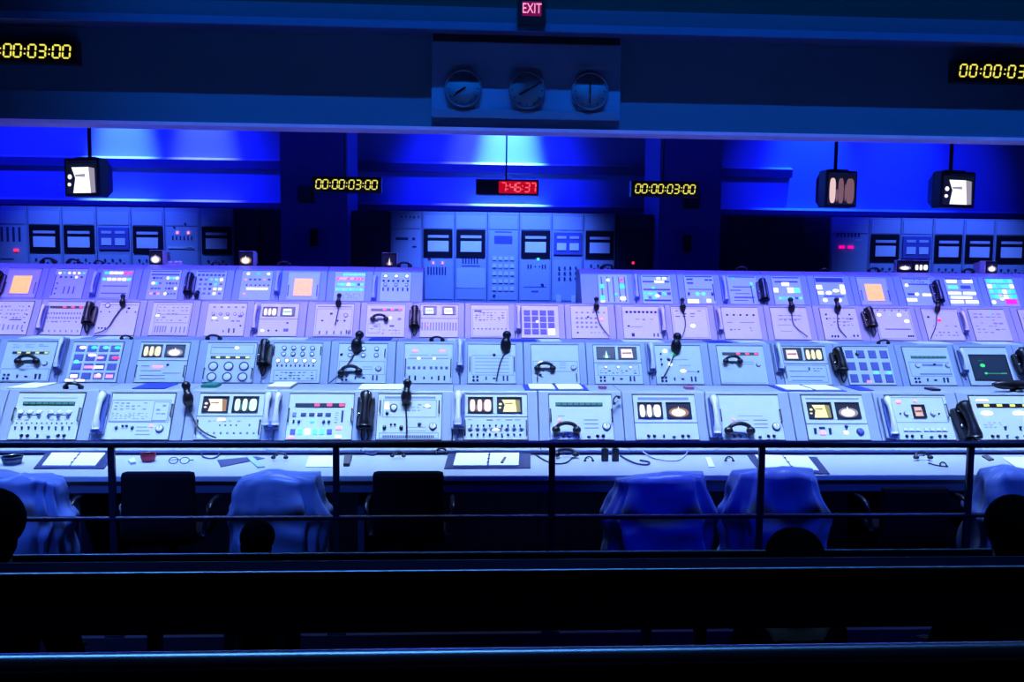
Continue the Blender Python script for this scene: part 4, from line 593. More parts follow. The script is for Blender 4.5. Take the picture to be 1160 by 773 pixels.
# exit sign on the beam
def text_mesh(s, size, mt, ext=.004):
    cu_ = bpy.data.curves.new('t', 'FONT'); cu_.body = s; cu_.size = size; cu_.extrude = ext; cu_.align_x = 'CENTER'; cu_.align_y = 'CENTER'
    o = bpy.data.objects.new('t', cu_); col.objects.link(o); dg = bpy.context.evaluated_depsgraph_get(); me = bpy.data.meshes.new_from_object(o.evaluated_get(dg)); me.materials.clear(); me.materials.append(mt)
    bpy.data.objects.remove(o); return me
p = at(602.5, 12, YH-.51); root = empty('exit_sign', p, 'small black sign with pink lit letters on the top beam', 'sign')
MB().box((-.17, 0, -.17), (.17, .12, .14), DARK, .006).build('housing', root)
me = text_mesh('EXIT', .135, em('exit_pink', (1, .3, .55), 1.3)); link('lettering', me, root, Matrix.Translation((0, -.006, .02)) @ Matrix.Rotation(PI/2, 4, 'X') @ Matrix.Diagonal((.86, 1.25, 1, 1)))
MB().box((-.115, -.003, -.065), (.115, 0, .105), em('exit_back', (.16, .0, .05), 1)).build('lit_window', root)
# ------------------------------------------------------------------ monitors
def monitor(x, y, Y, w_, h_, d, rot, kind, tint, label, pole=True, pitch=0):
    p = at(x, y, Y); root = empty('hanging_monitor' if pole else 'desk_monitor', p, label, 'monitor'); root.rotation_euler = (0, 0, rot)
    b = MB(); e = .035*w_/.5
    prof = 1
    b.box((-w_/2, 0, -h_/2), (w_/2, d*.45, h_/2), DARK if pole else BEIGE, .012)
    b.add([(-w_/2+.01, d*.44, -h_/2+.01), (w_/2-.01, d*.44, -h_/2+.01), (w_/2-.01, d*.44, h_/2-.01), (-w_/2+.01, d*.44, h_/2-.01), (-w_*.3, d, -h_*.3), (w_*.3, d, -h_*.3), (w_*.3, d, h_*.32), (-w_*.3, d, h_*.32)],
          [[0, 1, 5, 4], [1, 2, 6, 5], [2, 3, 7, 6], [3, 0, 4, 7], [4, 5, 6, 7]], DARK if pole else BEIGE)
    b.build('casing', root)
    MB().box((-w_/2+.005, -.012, -h_/2+.005), (w_/2-.005, .0, h_/2-.005), DARK, .004).build('bezel', root)
    scr = [(kind, tint, -w_/2+e*.8, w_/2-e*.8)] if isinstance(kind, str) else [(k_, tint, -w_/2+e*.6+i*(w_/2), -e*.4+i*(w_/2)) for i, k_ in enumerate(kind)]
    for k_, t_, a, c in scr:
        b = MB(); picture(b, k_, t_, a, -h_/2+e, c, h_/2-e*1.7, 0); b.build('screen', root, Matrix.Translation((0, -.0125, 0)) @ Matrix.Rotation(PI/2, 4, 'X'))
    if pole:
        zt = 4.9
        b = MB(); b.tube([(0, d*.4, h_/2-.005), (0, d*.4, zt-p.z)], .025, DSTEEL, 10, 0); b.build('hanging_pole', root)
        MB().box((-w_*.3, d*.15, h_/2-.002), (w_*.3, d*.7, h_/2+.025), DSTEEL, .005).build('bracket', root)
        MB().box((-w_/2+.03, -.016, h_/2-.05), (w_/2-.03, -.011, h_/2-.035), mat('nameband', (.1, .1, .25), .4)).build('nameband', root)
    return root
monitor(93, 201, 11.5, .52, .50, .40, -.26, 'page', 'w', 'hanging black monitor on the left showing a bright white picture')
monitor(953, 214, 11.5, .48, .50, .40, .16, 'pillars', 'd', 'hanging black monitor on the right showing dim pinkish pillars')
monitor(1085, 215, 11.5, .54, .50, .40, .16, 'page', 'w', 'hanging black monitor nearest the right edge with white picture')
R4 = ROWS[4]; zt4 = R4['ztop']
def dmon(x, w_, h_, rot, kind, tint, label, Y=None):
    Y = Y or R4['Yt']+.2; p = at(x, 300, Y); o = monitor(x, 300, Y, w_, h_, .22, rot, kind, tint, label, pole=False); o.location = (p.x, Y, zt4+h_/2+.001); return o
dmon(177, .22, .20, -.3, 'glow', 'w', 'small desk monitor on the back row below the left racks')
dmon(279, .22, .20, -.2, 'glow', 'W', 'small desk monitor on the back row beside the dark cabinets')
dmon(441, .22, .20, -.1, 'plume', 'p', 'small dim desk monitor next to the centre racks')
dmon(1034, .46, .18, -.1, ('glow', 'pillars'), 'w', 'twin-screen desk monitor on the back row at right')
dmon(1123, .26, .18, .4, 'glow', 'w', 'small desk monitor on the back row at the far right')
# ------------------------------------------------------------------ telephones, boxes, headsets on the slopes
def slope(ri, x, y):
    """point on the sloping console front of a row seen at a pixel"""
    R = ROWS[ri]; d = ray(x, y); o = Vector((0, 0, CZ)); n = Vector((0, -CS, SN)); p0 = Vector((0, R['Y'], R['h']))
    t = (p0-o).dot(n)/d.dot(n); return o+d*t
def sframe(p, rot=0): 
    M = Matrix(((1, 0, 0), (0, SN, -CS), (0, CS, SN))).to_4x4(); M = M @ Matrix.Rotation(rot, 4, 'Z'); M.translation = p; return M
def handset(ri, x, y, px, label, shade_right=True, double=False, name='telephone_handset'):
    s = px/950*ROWS[ri]['Y']; p = slope(ri, x, y); lw = {1: 1, 2: .9, 3: .85, 4: .8}[ri]
    root = empty(name, (0, 0, 0), label, 'telephone', 'pale telephones on the consoles'); root.matrix_world = sframe(p)
    w_ = .055*lw
    CR = mat('cradle_shade_blue', (.06, .10, .38), .4)  # blue tone includes the shade under the handset
    b = MB(); b.box((-w_*.9, -s/2-.015, .012), (w_*.9, s/2+.01, .03), HOUS, .005); b.build('backplate', root)
    for k in ((-.6, .6) if double else (0,)):
        h = MB(); h.tube([(k*w_, -s/2+.01, .05), (k*w_, -s*.22, .072), (k*w_, s*.22, .072), (k*w_, s/2-.01, .05)], [.026*lw, .026*lw, .024*lw, .018*lw, .017*lw, .017*lw, .018*lw, .026*lw, .028*lw, .028*lw], WHT if not double else BEIGE, 10, 3)
        h.build('handset', root)
    sg = 1 if shade_right else -1
    b = MB(); b.box((sg*w_*.35-.014, -s/2-.01, .028), (sg*w_*.35+.014+.01*sg, s/2-.01, .05), CR, .006); b.box((-w_*.6, -s/2-.012, .028), (w_*.6, -s/2+.035, .055), CR, .006); b.build('cradle', root)  # side strip paints the handset's shadow; lower block is the cradle
    b = MB(); b.tube([(0, -s/2-.005, .045), (.01, -s/2-.04, .03), (-.012, -s/2-.065, .02), (.0, -s/2-.09, .016)], .005, CR, 6); b.build('cord', root)
    return root
for a in [(1, 116, 469, 46, 'pale handset hung between the second and third front consoles', True), (1, 519, 466, 42, 'pale handset left of the yellow rocket picture, front row', True), (1, 808, 473, 48, 'bright white handset in the front row right of centre', False), (1, 1005, 474, 48, 'blue-shadowed handset in the front row near the right black telephone', False),
          (2, 70, 402, 38, 'pale handset at the left of the glowing key console', True), (2, 521, 402, 34, 'pale handset in the middle of the second row', True), (2, 737, 406, 34, 'pale handset left of the green-lamp console', False), (2, 881, 406, 34, 'white handset left of the pink page picture, second row', False), (2, 1088, 410, 28, 'handset beside the large radar screen', False),
          (3, 49, 361, 30, 'lowest-left pale handset in the third row', True), (3, 290, 361, 30, 'pale handset left of the green page picture, third row', True), (3, 587, 362, 30, 'pale handset left of the violet key blocks, third row', True), (3, 750, 364, 30, 'pale handset right of the beaded knob console', False), (3, 814, 364, 28, 'tilted handset left of the diamond knob console', False), (3, 1090, 366, 26, 'dark-edged handset near the right end, third row', False),
          (4, 108, 322, 28, 'pale handset in the back row left of the lit bands', True), (4, 315, 321, 26, 'pale handset left of the centre-left orange screen', True), (4, 424, 327, 30, 'pale handset left of the pale knob columns, back row', True), (4, 720, 326, 30, 'pale handset right of the black column console', True), (4, 820, 328, 32, 'pale handset left of the blank grid console, back row', False)]:
    handset(*a)
handset(1, 310, 467, 40, 'pair of pale handsets in a double cradle, front row', True, True)
def blackbox(ri, x, y, pw, ph, label, rot=0):
    R = ROWS[ri]; k = R['Y']/950; w_, h_ = pw*k, ph*k; p = slope(ri, x, y)
    root = empty('intercom_phone', (0, 0, 0), label, 'telephone', 'black wall telephones on the consoles'); root.matrix_world = sframe(p, rot)
    MB().box((-w_/2, -h_/2, .012), (w_/2, h_/2-.02, .06), DARK, .012).build('body', root)
    b = MB(); b.tube([(0, -h_*.44, .075), (0, -h_*.2, .095), (0, h_*.2, .095), (0, h_*.46, .075)], [w_*.36, w_*.35, w_*.3, w_*.24, w_*.22, w_*.22, w_*.24, w_*.3, w_*.34, w_*.34], DARK, 10, 3); b.build('handset', root)
    for sx, sy in ((-.28, .3), (.2, .42), (-.36, -.12)):
        MB().ball((sx*w_, sy*h_, .068 if sy < .4 else .105), (.012, .012, .006), STEEL).build('glint_bead', root)  # steel beads stand in for highlights on the glossy phone
    b = MB(); q = R['h']; b.tube([(-.01, -h_/2, .06), (-.02, -h_/2-.05, .04), (0, -h_/2-.11, .02)], .007, DARK, 6); b.tube([(.01, -h_/2, .06), (.03, -h_/2-.06, .045), (.0, -h_/2-.11, .02)], .007, DARK, 6); b.build('cord', root)
for a in [(1, 415, 469, 20, 42, 'black telephone beside the red-strip console, front row'), (1, 1091, 481, 25, 44, 'black telephone at the right end of the front row', .1),
          (2, 301, 403, 16, 28, 'black telephone right of the six round gauges'), (2, 948, 411, 17, 27, 'black telephone right of the yellow pillars picture, second row', .08), (2, 1155, 413, 18, 28, 'black telephone at the right end of the second row', .1),
          (3, 103, 358, 14, 24, 'black telephone right of the leftmost red strip, third row'), (3, 470, 362, 13, 24, 'black telephone left of the small greenish picture, third row'), (3, 983, 363, 15, 23, 'black telephone left of the four white lamps, third row', .08),
          (4, 216, 324, 12, 24, 'black telephone on the back row, left half'), (4, 863, 331, 13, 26, 'black telephone on the back row right of the grid console'), (4, 1060, 333, 13, 26, 'black telephone on the back row near the right end'), (4, -1, 323, 14, 26, 'black telephone on the back row at the left edge')]:
    blackbox(*a)
def headset_mesh(root, s, cord=None, M=Matrix.Identity(4)):
    """s: half width in metres; headband arc with two ear pads, microphone boom; local x right, y up, z out"""
    b = MB(); b.tube([M @ Vector((s*math.cos(a), s*.55*math.sin(a), .03+.02*math.sin(a))) for a in [PI*k/8 for k in range(9)]], s*.2, DARK, 7, 2); b.build('headband', root)
    for sg in (-1, 1):
        MB().ball((0, 0, 0), (s*.42, s*.40, s*.30), DARK, 12, M @ Matrix.Translation((sg*s, -.003, .03))).build('ear_pad', root)
    b = MB(); b.tube([M @ Vector(v) for v in ((-s, 0, .03), (-s*.8, -s*.4, .045), (-s*.3, -s*.55, .05))], s*.06, DARK, 6); b.ball((0, 0, 0), (s*.16, s*.11, s*.11), DARK, 8, M @ Matrix.Translation((-s*.25, -s*.56, .05))); b.build('microphone', root)
def headset(ri, x, y, px, label, rot=0, up=.012):
    p = slope(ri, x, y); R = ROWS[ri]; s = px/2/950*R['Y']; root = empty('headset', (0, 0, 0), label, 'headset', 'headsets on the consoles'); root.matrix_world = sframe(p, rot)
    headset_mesh(root, s, M=Matrix.Translation((0, 0, up)))
for a in [(1, 641, 489, 24, 'black headset lying below the dim green strip, front row'), (1, 836, 490, 26, 'black headset lying on the blank-topped front console'),
          (2, 33, 411, 20, 'dark arched headset on the leftmost second-row console'), (2, 397, 423, 20, 'dark arched headset on the two-column knob console', .1), (2, 617, 419, 18, 'arched dark headset on the blank second-row console'), (2, 829, 411, 17, 'arched dark headset under the second-row red strip'), (3, 430, 363, 15, 'small arched headset under the third-row red strip'),
          (1, 697, 456, 10, 'tangled grey headset between front consoles right of the green strip', .9)]:
    headset(*a)
def topheadset(ri, x, y, px, label, cord=None):
    """headset standing/hanging over the top edge of a row of consoles; cord: pixel path on the slope"""
    R = ROWS[ri]; s = px/2/950*R['Y']; p = at(x, y, R['Ytop']+.03); p.z = R['ztop']
    root = empty('headset', (p.x, p.y, R['ztop']), label, 'headset', 'headsets left on top of the consoles')
    M = Matrix.Translation((0, 0, s*.30)) @ Matrix.Rotation(PI/2, 4, 'X') @ Matrix.Translation((0, 0, -.03))
    headset_mesh(root, s, M=M)
for a in [(3, 242-0, 341, 1, '')][:0]: pass
for a in [(2, 242, 377, 14, 'dark headset with two pads above the six round gauges'), (2, 495, 380, 13, 'dark headset with two pads under the small greenish pictures'), (2, 1001, 382, 12, 'dark headset with two pads under the four-lamp console'), (2, 143, 376, 11, 'dark coiled headset above the glowing square keys'),
          (4, 55, 296, 14, 'dark headset on the back row top beside leftmost racks'), (4, 83, 296, 12, 'dark headset on the back row top, second from left'), (4, 322, 298, 12, 'dark headset on the back row in front of left pillar'), (4, 840, 304, 11, 'dark headset on the back row top right of the right pillar'),
          (4, 934, 302, 9, 'small headset on the back row top before the dark cabinets'), (4, 990, 304, 12, 'dark headset on the back row above the right orange screen'), (4, 1097, 305, 12, 'dark headset between the two right desk monitors'), (4, 688, 306, 13, 'dark headset on the back row top right of the centre racks'), (4, 458, 299, 13, 'dark headset beside the small dim desk monitor'), (4, 112, 296, 9, 'small dark headset standing above a back row handset'), (4, 245, 298, 9, 'small dark headset left of the second desk monitor'),
          (1, 83, 438, 17, 'black headset lying above the dark green strip console')]:
    topheadset(*a)
def gooseneck(ri, pts, label, px=11):
    """black mouthpiece: pts pixel path on the slope; first point is at the top edge"""
    R = ROWS[ri]; s = px/2/950*R['Y']; P3 = [slope(ri, x, y) for x, y in pts]; n = Vector((0, -CS, SN))
    root = empty('hanging_receiver', P3[0], label, 'receiver', 'black receivers hanging over the console tops'); o = P3[0]
    L = [q-o+n*.047 for q in P3]
    b = MB(); b.tube([L[0], L[1]], [s*.75, s*.6], DARK, 10, 0); b.ball(L[0], (s*.95, s*.9, s*.9), DARK, 12); b.build('earpiece', root)
    b = MB(); b.ball(L[1]+(L[2]-L[1])*.3, (s*1.15, s*1.0, s*1.7), DARK, 12); b.build('mouthpiece', root)
    b = MB(); b.tube([L[1]+(L[2]-L[1])*.5]+[q-n*(.018 if i < len(L[2:])-1 else .015) for i, q in enumerate(L[2:])], .006, DARK, 6); b.build('cord', root)
for a in [(1, [(213, 440), (215, 452), (216, 464), (223, 482), (233, 492), (246, 498)], 'black receiver hanging left of the white rocket picture'), (1, [(462, 437), (461, 449), (460, 462), (461, 480), (461, 498)], 'black receiver hanging over the framed meter console'),
          (2, [(408, 382), (405, 392), (403, 400), (396, 412), (386, 425), (372, 437)], 'black receiver hanging over the two-column knob console'), (2, [(574, 382), (573, 391), (572, 400), (566, 414), (562, 434)], 'black receiver right of the framed list console'), (2, [(766, 384), (765, 393), (764, 400), (758, 416), (749, 432)], 'black receiver hanging over the green-lamp console'),
          (3, [(141, 338), (141, 344), (139, 350), (130, 362), (122, 374), (108, 380)], 'black receiver over the third-row eyelet console', 6), (3, [(385, 337), (384, 344), (384, 350), (382, 360), (380, 370)], 'black receiver hanging over the bright dotted console', 6), (3, [(675, 341), (675, 348), (675, 354), (679, 368), (690, 383)], 'black receiver above the pink lamp, third row', 6),
          (3, [(772, 342), (772, 348), (774, 356), (776, 370), (772, 384)], 'black receiver right of the curved third-row handset', 6), (3, [(894, 342), (895, 349), (896, 355), (899, 370), (914, 383)], 'black receiver over the faint-line third-row console', 7), (3, [(946, 342), (947, 349), (948, 357), (949, 372), (958, 384)], 'black receiver over the corner-knob third-row console', 7), (3, [(1060, 345), (1060, 350), (1060, 356), (1059, 370), (1053, 385)], 'black receiver over the single red lamp, third row', 6),
          (4, [(225, 333), (224, 336), (223, 339), (220, 341), (219, 343)], 'small black receiver low beside the back-row black telephone', 5), (2, [(675, 372), (678, 376), (683, 380), (686, 384), (690, 386)], 'tiny black receiver', 3)][:-1]:
    gooseneck(*a)
R = ROWS[1]; p = at(1152, 440, R['Ytop']+.06); root = empty('desk_microphone', (p.x, p.y, R['ztop']+.001), 'black boom microphone standing on the front consoles at the right edge', 'microphone')
b = MB(); b.tube([(-.20, -.02, .055), (-.12, -.02, .052), (0, 0, .05), (.12, 0, .055)], [.012, .02, .03, .034, .035, .035, .035, .035, .035, .035], DARK, 12); b.build('microphone_head', root)
b = MB(); b.lathe([(.05, 0), (.045, .012), (.014, .018), (.012, .05)], DARK, 16); b.build('stand', root)
# ------------------------------------------------------------------ papers and books on console tops and worktop
def sheet(name, cat, quad, z, mt, label, th=.004, group=None, parent=None):
    P4 = [atz(x, y, z) for x, y in quad]; o = sum(P4, Vector())/4
    b = MB(); L = [p-o for p in P4]
    b.add([(p.x, p.y, 0) for p in L]+[(p.x, p.y, th) for p in L], [[0, 1, 2, 3], [7, 6, 5, 4], [0, 4, 5, 1], [1, 5, 6, 2], [2, 6, 7, 3], [3, 7, 4, 0]], mt)
    ob = b.build(name, None, Matrix.Translation((o.x, o.y, z+.001))); me = ob.data; me.validate()
    bm = bmesh.new(); bm.from_mesh(me); bmesh.ops.recalc_face_normals(bm, faces=bm.faces); bm.to_mesh(me); bm.free()
    if parent is None: return tag(ob, label, cat, group)
def topitem(ri, x0, x1, label, mt=PAPER, name='paper', cat='paper', th=.006, f0=.12, f1=.9, lean=0):
    R = ROWS[ri]; a = at(x0, 440, R['Ytop']).x; c = at(x1, 440, R['Ytop']).x; y0 = R['Ytop']+(R['Yb']-R['Ytop'])*f0; y1 = R['Ytop']+(R['Yb']-R['Ytop'])*f1
    b = MB(); hx = (c-a)/2; hy = (y1-y0)/2
    b.add([(-hx, -hy, 0), (hx, -hy, 0), (hx+lean, hy, 0), (-hx+lean, hy, 0), (-hx, -hy, th), (hx, -hy, th), (hx+lean, hy, th), (-hx+lean, hy, th)], [[3, 2, 1, 0], [4, 5, 6, 7], [0, 1, 5, 4], [1, 2, 6, 5], [2, 3, 7, 6], [3, 0, 4, 7]], mt)
    o = b.build(name, None, Matrix.Translation(((a+c)/2, (y0+y1)/2, R['ztop']+.0005))); return tag(o, label, cat)
def openbook(ri, x0, x1, label):
    R = ROWS[ri]; a = at(x0, 440, R['Ytop']).x; c = at(x1, 440, R['Ytop']).x; d = (R['Yb']-R['Ytop'])*.8; y0 = R['Ytop']+.03; xm = (c-a)/2
    root = empty('open_binder', ((a+c)/2, y0, R['ztop']+.0005), label, 'binder')
    MB().box((-xm, 0, 0), (xm, d, .004), BLUEP).build('cover', root)
    for sg in (-1, 1):
        b = MB(); b.box((.01 if sg > 0 else -xm*.84, .01, .004), (xm*.84 if sg > 0 else -.01, d-.01, .014), PAPER, .003); b.build('page', root)
openbook(1, 595, 668, 'open binder on top of the front consoles above the pinkish picture')
openbook(1, 888, 962, 'open binder on the front console tops near the right')
topitem(1, 3, 36, 'white paper on the front console tops at the left edge', lean=.03)
topitem(1, 147, 184, 'dark blue folder on top of the printed-block front console', BLUEP, 'folder', 'folder')
topitem(1, 222, 239, 'small green flat case above the white rocket picture', GREENP, 'case', 'case', .02, .3, .7)
topitem(1, 301, 327, 'short white paper above the double handset cradle', th=.02)
topitem(1, 404, 455, 'long white paper left of the framed meter console')
topitem(1, 682, 690, 'small pink object on top of front consoles near centre', PINKP, 'eraser', 'eraser', .02, .3, .5)
topitem(1, 781, 791, 'small violet object above the white handset, front row', PINKP, 'eraser', 'eraser', .02, .3, .5)
topitem(1, 1062, 1072, 'small dark block on the front console tops near right end', DARK, 'block', 'block', .015, .2, .5)
topitem(1, 978, 996, 'flat blue folder on the front console tops near right', BLUEP, 'folder', 'folder', .004, .2, .9)
for x0, x1, lab in [(300, 345, 'white paper above the second-row black telephone'), (108, 138, 'white paper above the glowing square keys'), (20, 90, 'long white paper at the left on second-row tops'), (506, 527, 'white paper above the middle second-row handset'), (612, 636, 'white paper above the blank second-row console'), (707, 752, 'long white paper above the teal plume picture'), (838, 868, 'white paper above the second-row red strip'), (928, 950, 'white paper above the right second-row black telephone'), (1040, 1080, 'white paper left of the radar console'), (1112, 1158, 'white paper above the radar console')]:
    topitem(2, x0, x1, lab, th=.008)
topitem(2, 417, 441, 'blue folder on the second-row tops under the third red strip', BLUEP, 'folder', 'folder', .012)
topitem(2, 579, 608, 'blue flat folder left of the paper on second-row tops', BLUEP, 'folder', 'folder', .006)
topitem(2, 804, 830, 'blue flat folder above the second-row red strip, left side', BLUEP, 'folder', 'folder', .006)
# white tray with cups on the back row
p = at(197, 299, R4['Ytop']+.12); root = empty('paper_tray', (p.x, p.y, zt4+.0005), 'low white tray of crumpled papers beside first desk monitor', 'tray')
MB().box((-.14, -.08, 0), (.14, .08, .012), WHT, .004).build('tray', root)
for k in range(4): MB().ball((-.09+.06*k, .01*(-1)**k, .035), (.035, .03, .024), PAPER, 8).build('crumpled_paper', root)
# worktop items
DZ = ROWS[1]['desk']+.0
def ditem(quad, mt, name, cat, label, th=.004): return sheet(name, cat, quad, DZ, mt, label, th)
def binder(q, label, split=True, tr=0):
    P4 = [atz(x, y, DZ) for x, y in q]; o = sum(P4, Vector())/4; root = empty('open_binder', (o.x, o.y, DZ+.001), label, 'binder')
    L = [p-o for p in P4]                     # order: far left, far right, near right, near left
    def pl(nm, a, c, e, z0, z1, mt):
        f = lambda u, v: (L[0]*(1-u)+L[1]*u)*(1-v)+(L[3]*(1-u)+L[2]*u)*v
        vs = [f(a, e), f(c, e), f(c, 1-e), f(a, 1-e)]; b = MB()
        b.add([(p.x, p.y, z0) for p in vs]+[(p.x, p.y, z1) for p in vs], [[0, 1, 2, 3], [7, 6, 5, 4], [0, 4, 5, 1], [1, 5, 6, 2], [2, 6, 7, 3], [3, 7, 4, 0]], mt); b.build(nm, root)
    pl('cover', 0, 1, 0, 0, .006, mat('binder_cover', (.02, .03, .12), .5)); pl('page', .10+tr, .49, .08, .006, .016, PAPER); pl('page', .51, .86+tr*.6, .08, .006, .016, PAPER)
    for k in (.25, .5, .75):
        c = (L[0]*.5+L[1]*.5)*(1-k)+(L[3]*.5+L[2]*.5)*k; b = MB(); b.tube([(c.x-.012, c.y, .012), (c.x, c.y, .022), (c.x+.012, c.y, .012)], .002, DSTEEL, 6); b.build('ring', root)
binder([(52, 514.5), (132, 514.5), (118, 532), (38, 532)], 'open white-paged binder on the worktop at the left')
binder([(508, 515), (601, 514.5), (601, 531.5), (503, 532)], 'open binder with a pen on the worktop at centre')
binder([(846, 516), (925, 519), (940, 538), (862, 537)], 'open binder with loose sheets, worktop right of centre')
ditem([(1135, 519), (1200, 519), (1200, 535), (1158, 535)], PAPER, 'paper', 'paper', 'white paper on the worktop at the right edge')
ditem([(350, 517.5), (385, 517.5), (383, 530), (346, 530)], PAPER, 'paper', 'paper', 'white sheet on the worktop left of the dark calculator')
ditem([(246, 522), (290, 518), (300, 520), (250, 530)], mat('dark_folder', (.03, .05, .16), .5), 'folder', 'folder', 'dark folder lying crosswise on the left worktop')
ditem([(279, 519), (286, 519), (300, 530), (292, 531)], mat('pale_green', (.4, .6, .5), .5), 'ruler', 'ruler', 'pale green ruler across the dark folder', .008)
ditem([(390, 519), (399, 518), (396, 529), (389, 529)], DARK, 'calculator', 'calculator', 'small dark calculator on the white sheet edge', .02)
ditem([(571, 522), (573.5, 522), (570, 528), (567, 528)], DARK, 'pen', 'pen', 'dark pen resting on the centre binder page', .024)
ditem([(799, 519), (805, 519), (810, 530), (803, 530)], PAPER, 'paper', 'paper', 'narrow white slip on the worktop right of centre')
ditem([(1112, 518), (1118, 517), (1126, 522), (1120, 523)], DARK, 'pen', 'pen', 'short dark pen near the right worktop paper', .01)
ditem([(145, 524), (152, 521), (154, 526), (148, 527)], WHT, 'eraser', 'eraser', 'small white block left of the red cup', .015)
def cup(x, y, r, h, mt, label, name='cup', cat='cup'):
    p = atz(x, y, DZ); root = empty(name, (p.x, p.y, DZ+.001), label, cat)
    MB().lathe([(r*.75, 0), (r*.95, h*.5), (r, h), (r*.9, h), (r*.85, h*.6), (r*.6, .01)], mt, 20).build('bowl', root)
    MB().lathe([(r*1.04, h*.93), (r*1.06, h), (r*.94, h), (r*.92, h*.93)], mt, 20).build('rim', root)
cup(168, 523, .047, .05, REDP, 'small dark red cup on the worktop near a railing post')
cup(14, 526, .06, .05, mat('smoky_glass', (.08, .16, .30), .1, trans=.4), 'bluish glass ashtray on the worktop at far left', 'ashtray', 'ashtray')
def deskheadset(x, y, px, label, ex=()):
    p = atz(x, y, DZ); s = px/2/950*p.y; root = empty('headset', (p.x, p.y, DZ+.001), label, 'headset', 'headsets on the front worktop')
    M = Matrix.Rotation(.15, 4, 'X') @ Matrix.Translation((0, 0, s*.25-.03+.012))
    headset_mesh(root, s, M=M)
    if ex:
        b = MB(); b.tube([atz(a, c, DZ)-p+Vector((0, 0, .006)) for a, c in ex], .005, DARK, 6, 4); b.build('cord', root)
deskheadset(641, 519, 22, 'black headset on the worktop at the central railing post', [(648, 520), (640, 526), (625, 526), (612, 520), (606, 516)])
deskheadset(1045, 522, 17, 'black headset with loop on the worktop near the right', [(1052, 526), (1062, 529), (1074, 530)])
deskheadset(451, 520, 13, 'small dark headset on the worktop left of the centre binder')
deskheadset(317, 522, 14, 'small violet-dark headset right of the dark folder')
deskheadset(1068, 531, 8, 'tiny dark earpiece on the worktop near the right post')
deskheadset(667, 525, 9, 'tiny dark earpiece on the worktop right of the central post')
deskheadset(826, 525, 9, 'tiny dark earpiece on the worktop left of the right binder')
deskheadset(500, 516, 12, 'dark earpiece lying at the worktop seam right of the red strip')
# eye glasses
p = atz(203, 526, DZ); root = empty('eyeglasses', (p.x, p.y, DZ+.001), 'pair of wire eyeglasses on the worktop left of the folder', 'eyeglasses')
for sg in (-1, 1):
    b = MB(); b.tube([(sg*.034+.028*math.cos(a), .0+.012*math.sin(a), .022+.018*math.sin(a)) for a in [2*PI*k/12 for k in range(13)]], .003, DSTEEL, 6, 1); b.build('lens_frame', root)
    b = MB(); b.tube([(sg*.062, 0, .024), (sg*.066, .06, .012), (sg*.05, .11, .004)], .003, DSTEEL, 6); b.build('temple', root)
b = MB(); b.tube([(-.007, 0, .028), (.007, 0, .028)], .003, DSTEEL, 6, 0); b.build('bridge', root)
# walkie-talkie pair
for x, lab in ((685, 'left'), (697, 'right')):
    p = atz(x, 523, DZ); root = empty('handheld_radio', (p.x, p.y, DZ+.001), 'upright black handheld radio on the worktop, %s of a pair' % lab, 'radio', 'pair of handheld radios')
    MB().box((-.022, -.016, 0), (.022, .016, .085), DARK, .006).build('body', root); MB().lathe([(.008, .084), (.007, .1), (.004, .115)], DARK, 8).build('antenna', root)
p = atz(700, 522, DZ); b = MB(); b.tube([atz(a, c, DZ)+Vector((0, 0, .008)) for a, c in [(703, 518), (712, 523), (722, 527), (733, 528), (735, 525), (725, 523)]], .006, NAVY, 6, 4); tag(b.build('cable_loop'), 'dark looped cable on the worktop right of the radios', 'cable')
b = MB(); b.tube([atz(a, c, DZ)+Vector((0, 0, .008)) for a, c in [(728, 513), (737, 519), (752, 523), (768, 523), (776, 517), (779, 513)]], .005, BEIGE, 6, 4); tag(b.build('cable_loop'), 'pale looped cable on the worktop below the glowing mound picture', 'cable')
b = MB(); b.tube([atz(a, c, DZ)+Vector((0, 0, .008)) for a, c in [(228, 513), (230, 519), (240, 521), (247, 518), (249, 513)]], .005, NAVY, 6, 4); tag(b.build('cable_loop'), 'small dark cable loop on the worktop left of the folder', 'cable')
b = MB(); b.tube([atz(a, c, DZ)+Vector((0, 0, .008)) for a, c in [(414, 513), (416, 516), (424, 516.5), (427, 513)]], .008, NAVY, 6, 4); tag(b.build('cable_loop'), 'dark telephone cable loop below the front black telephone', 'cable')
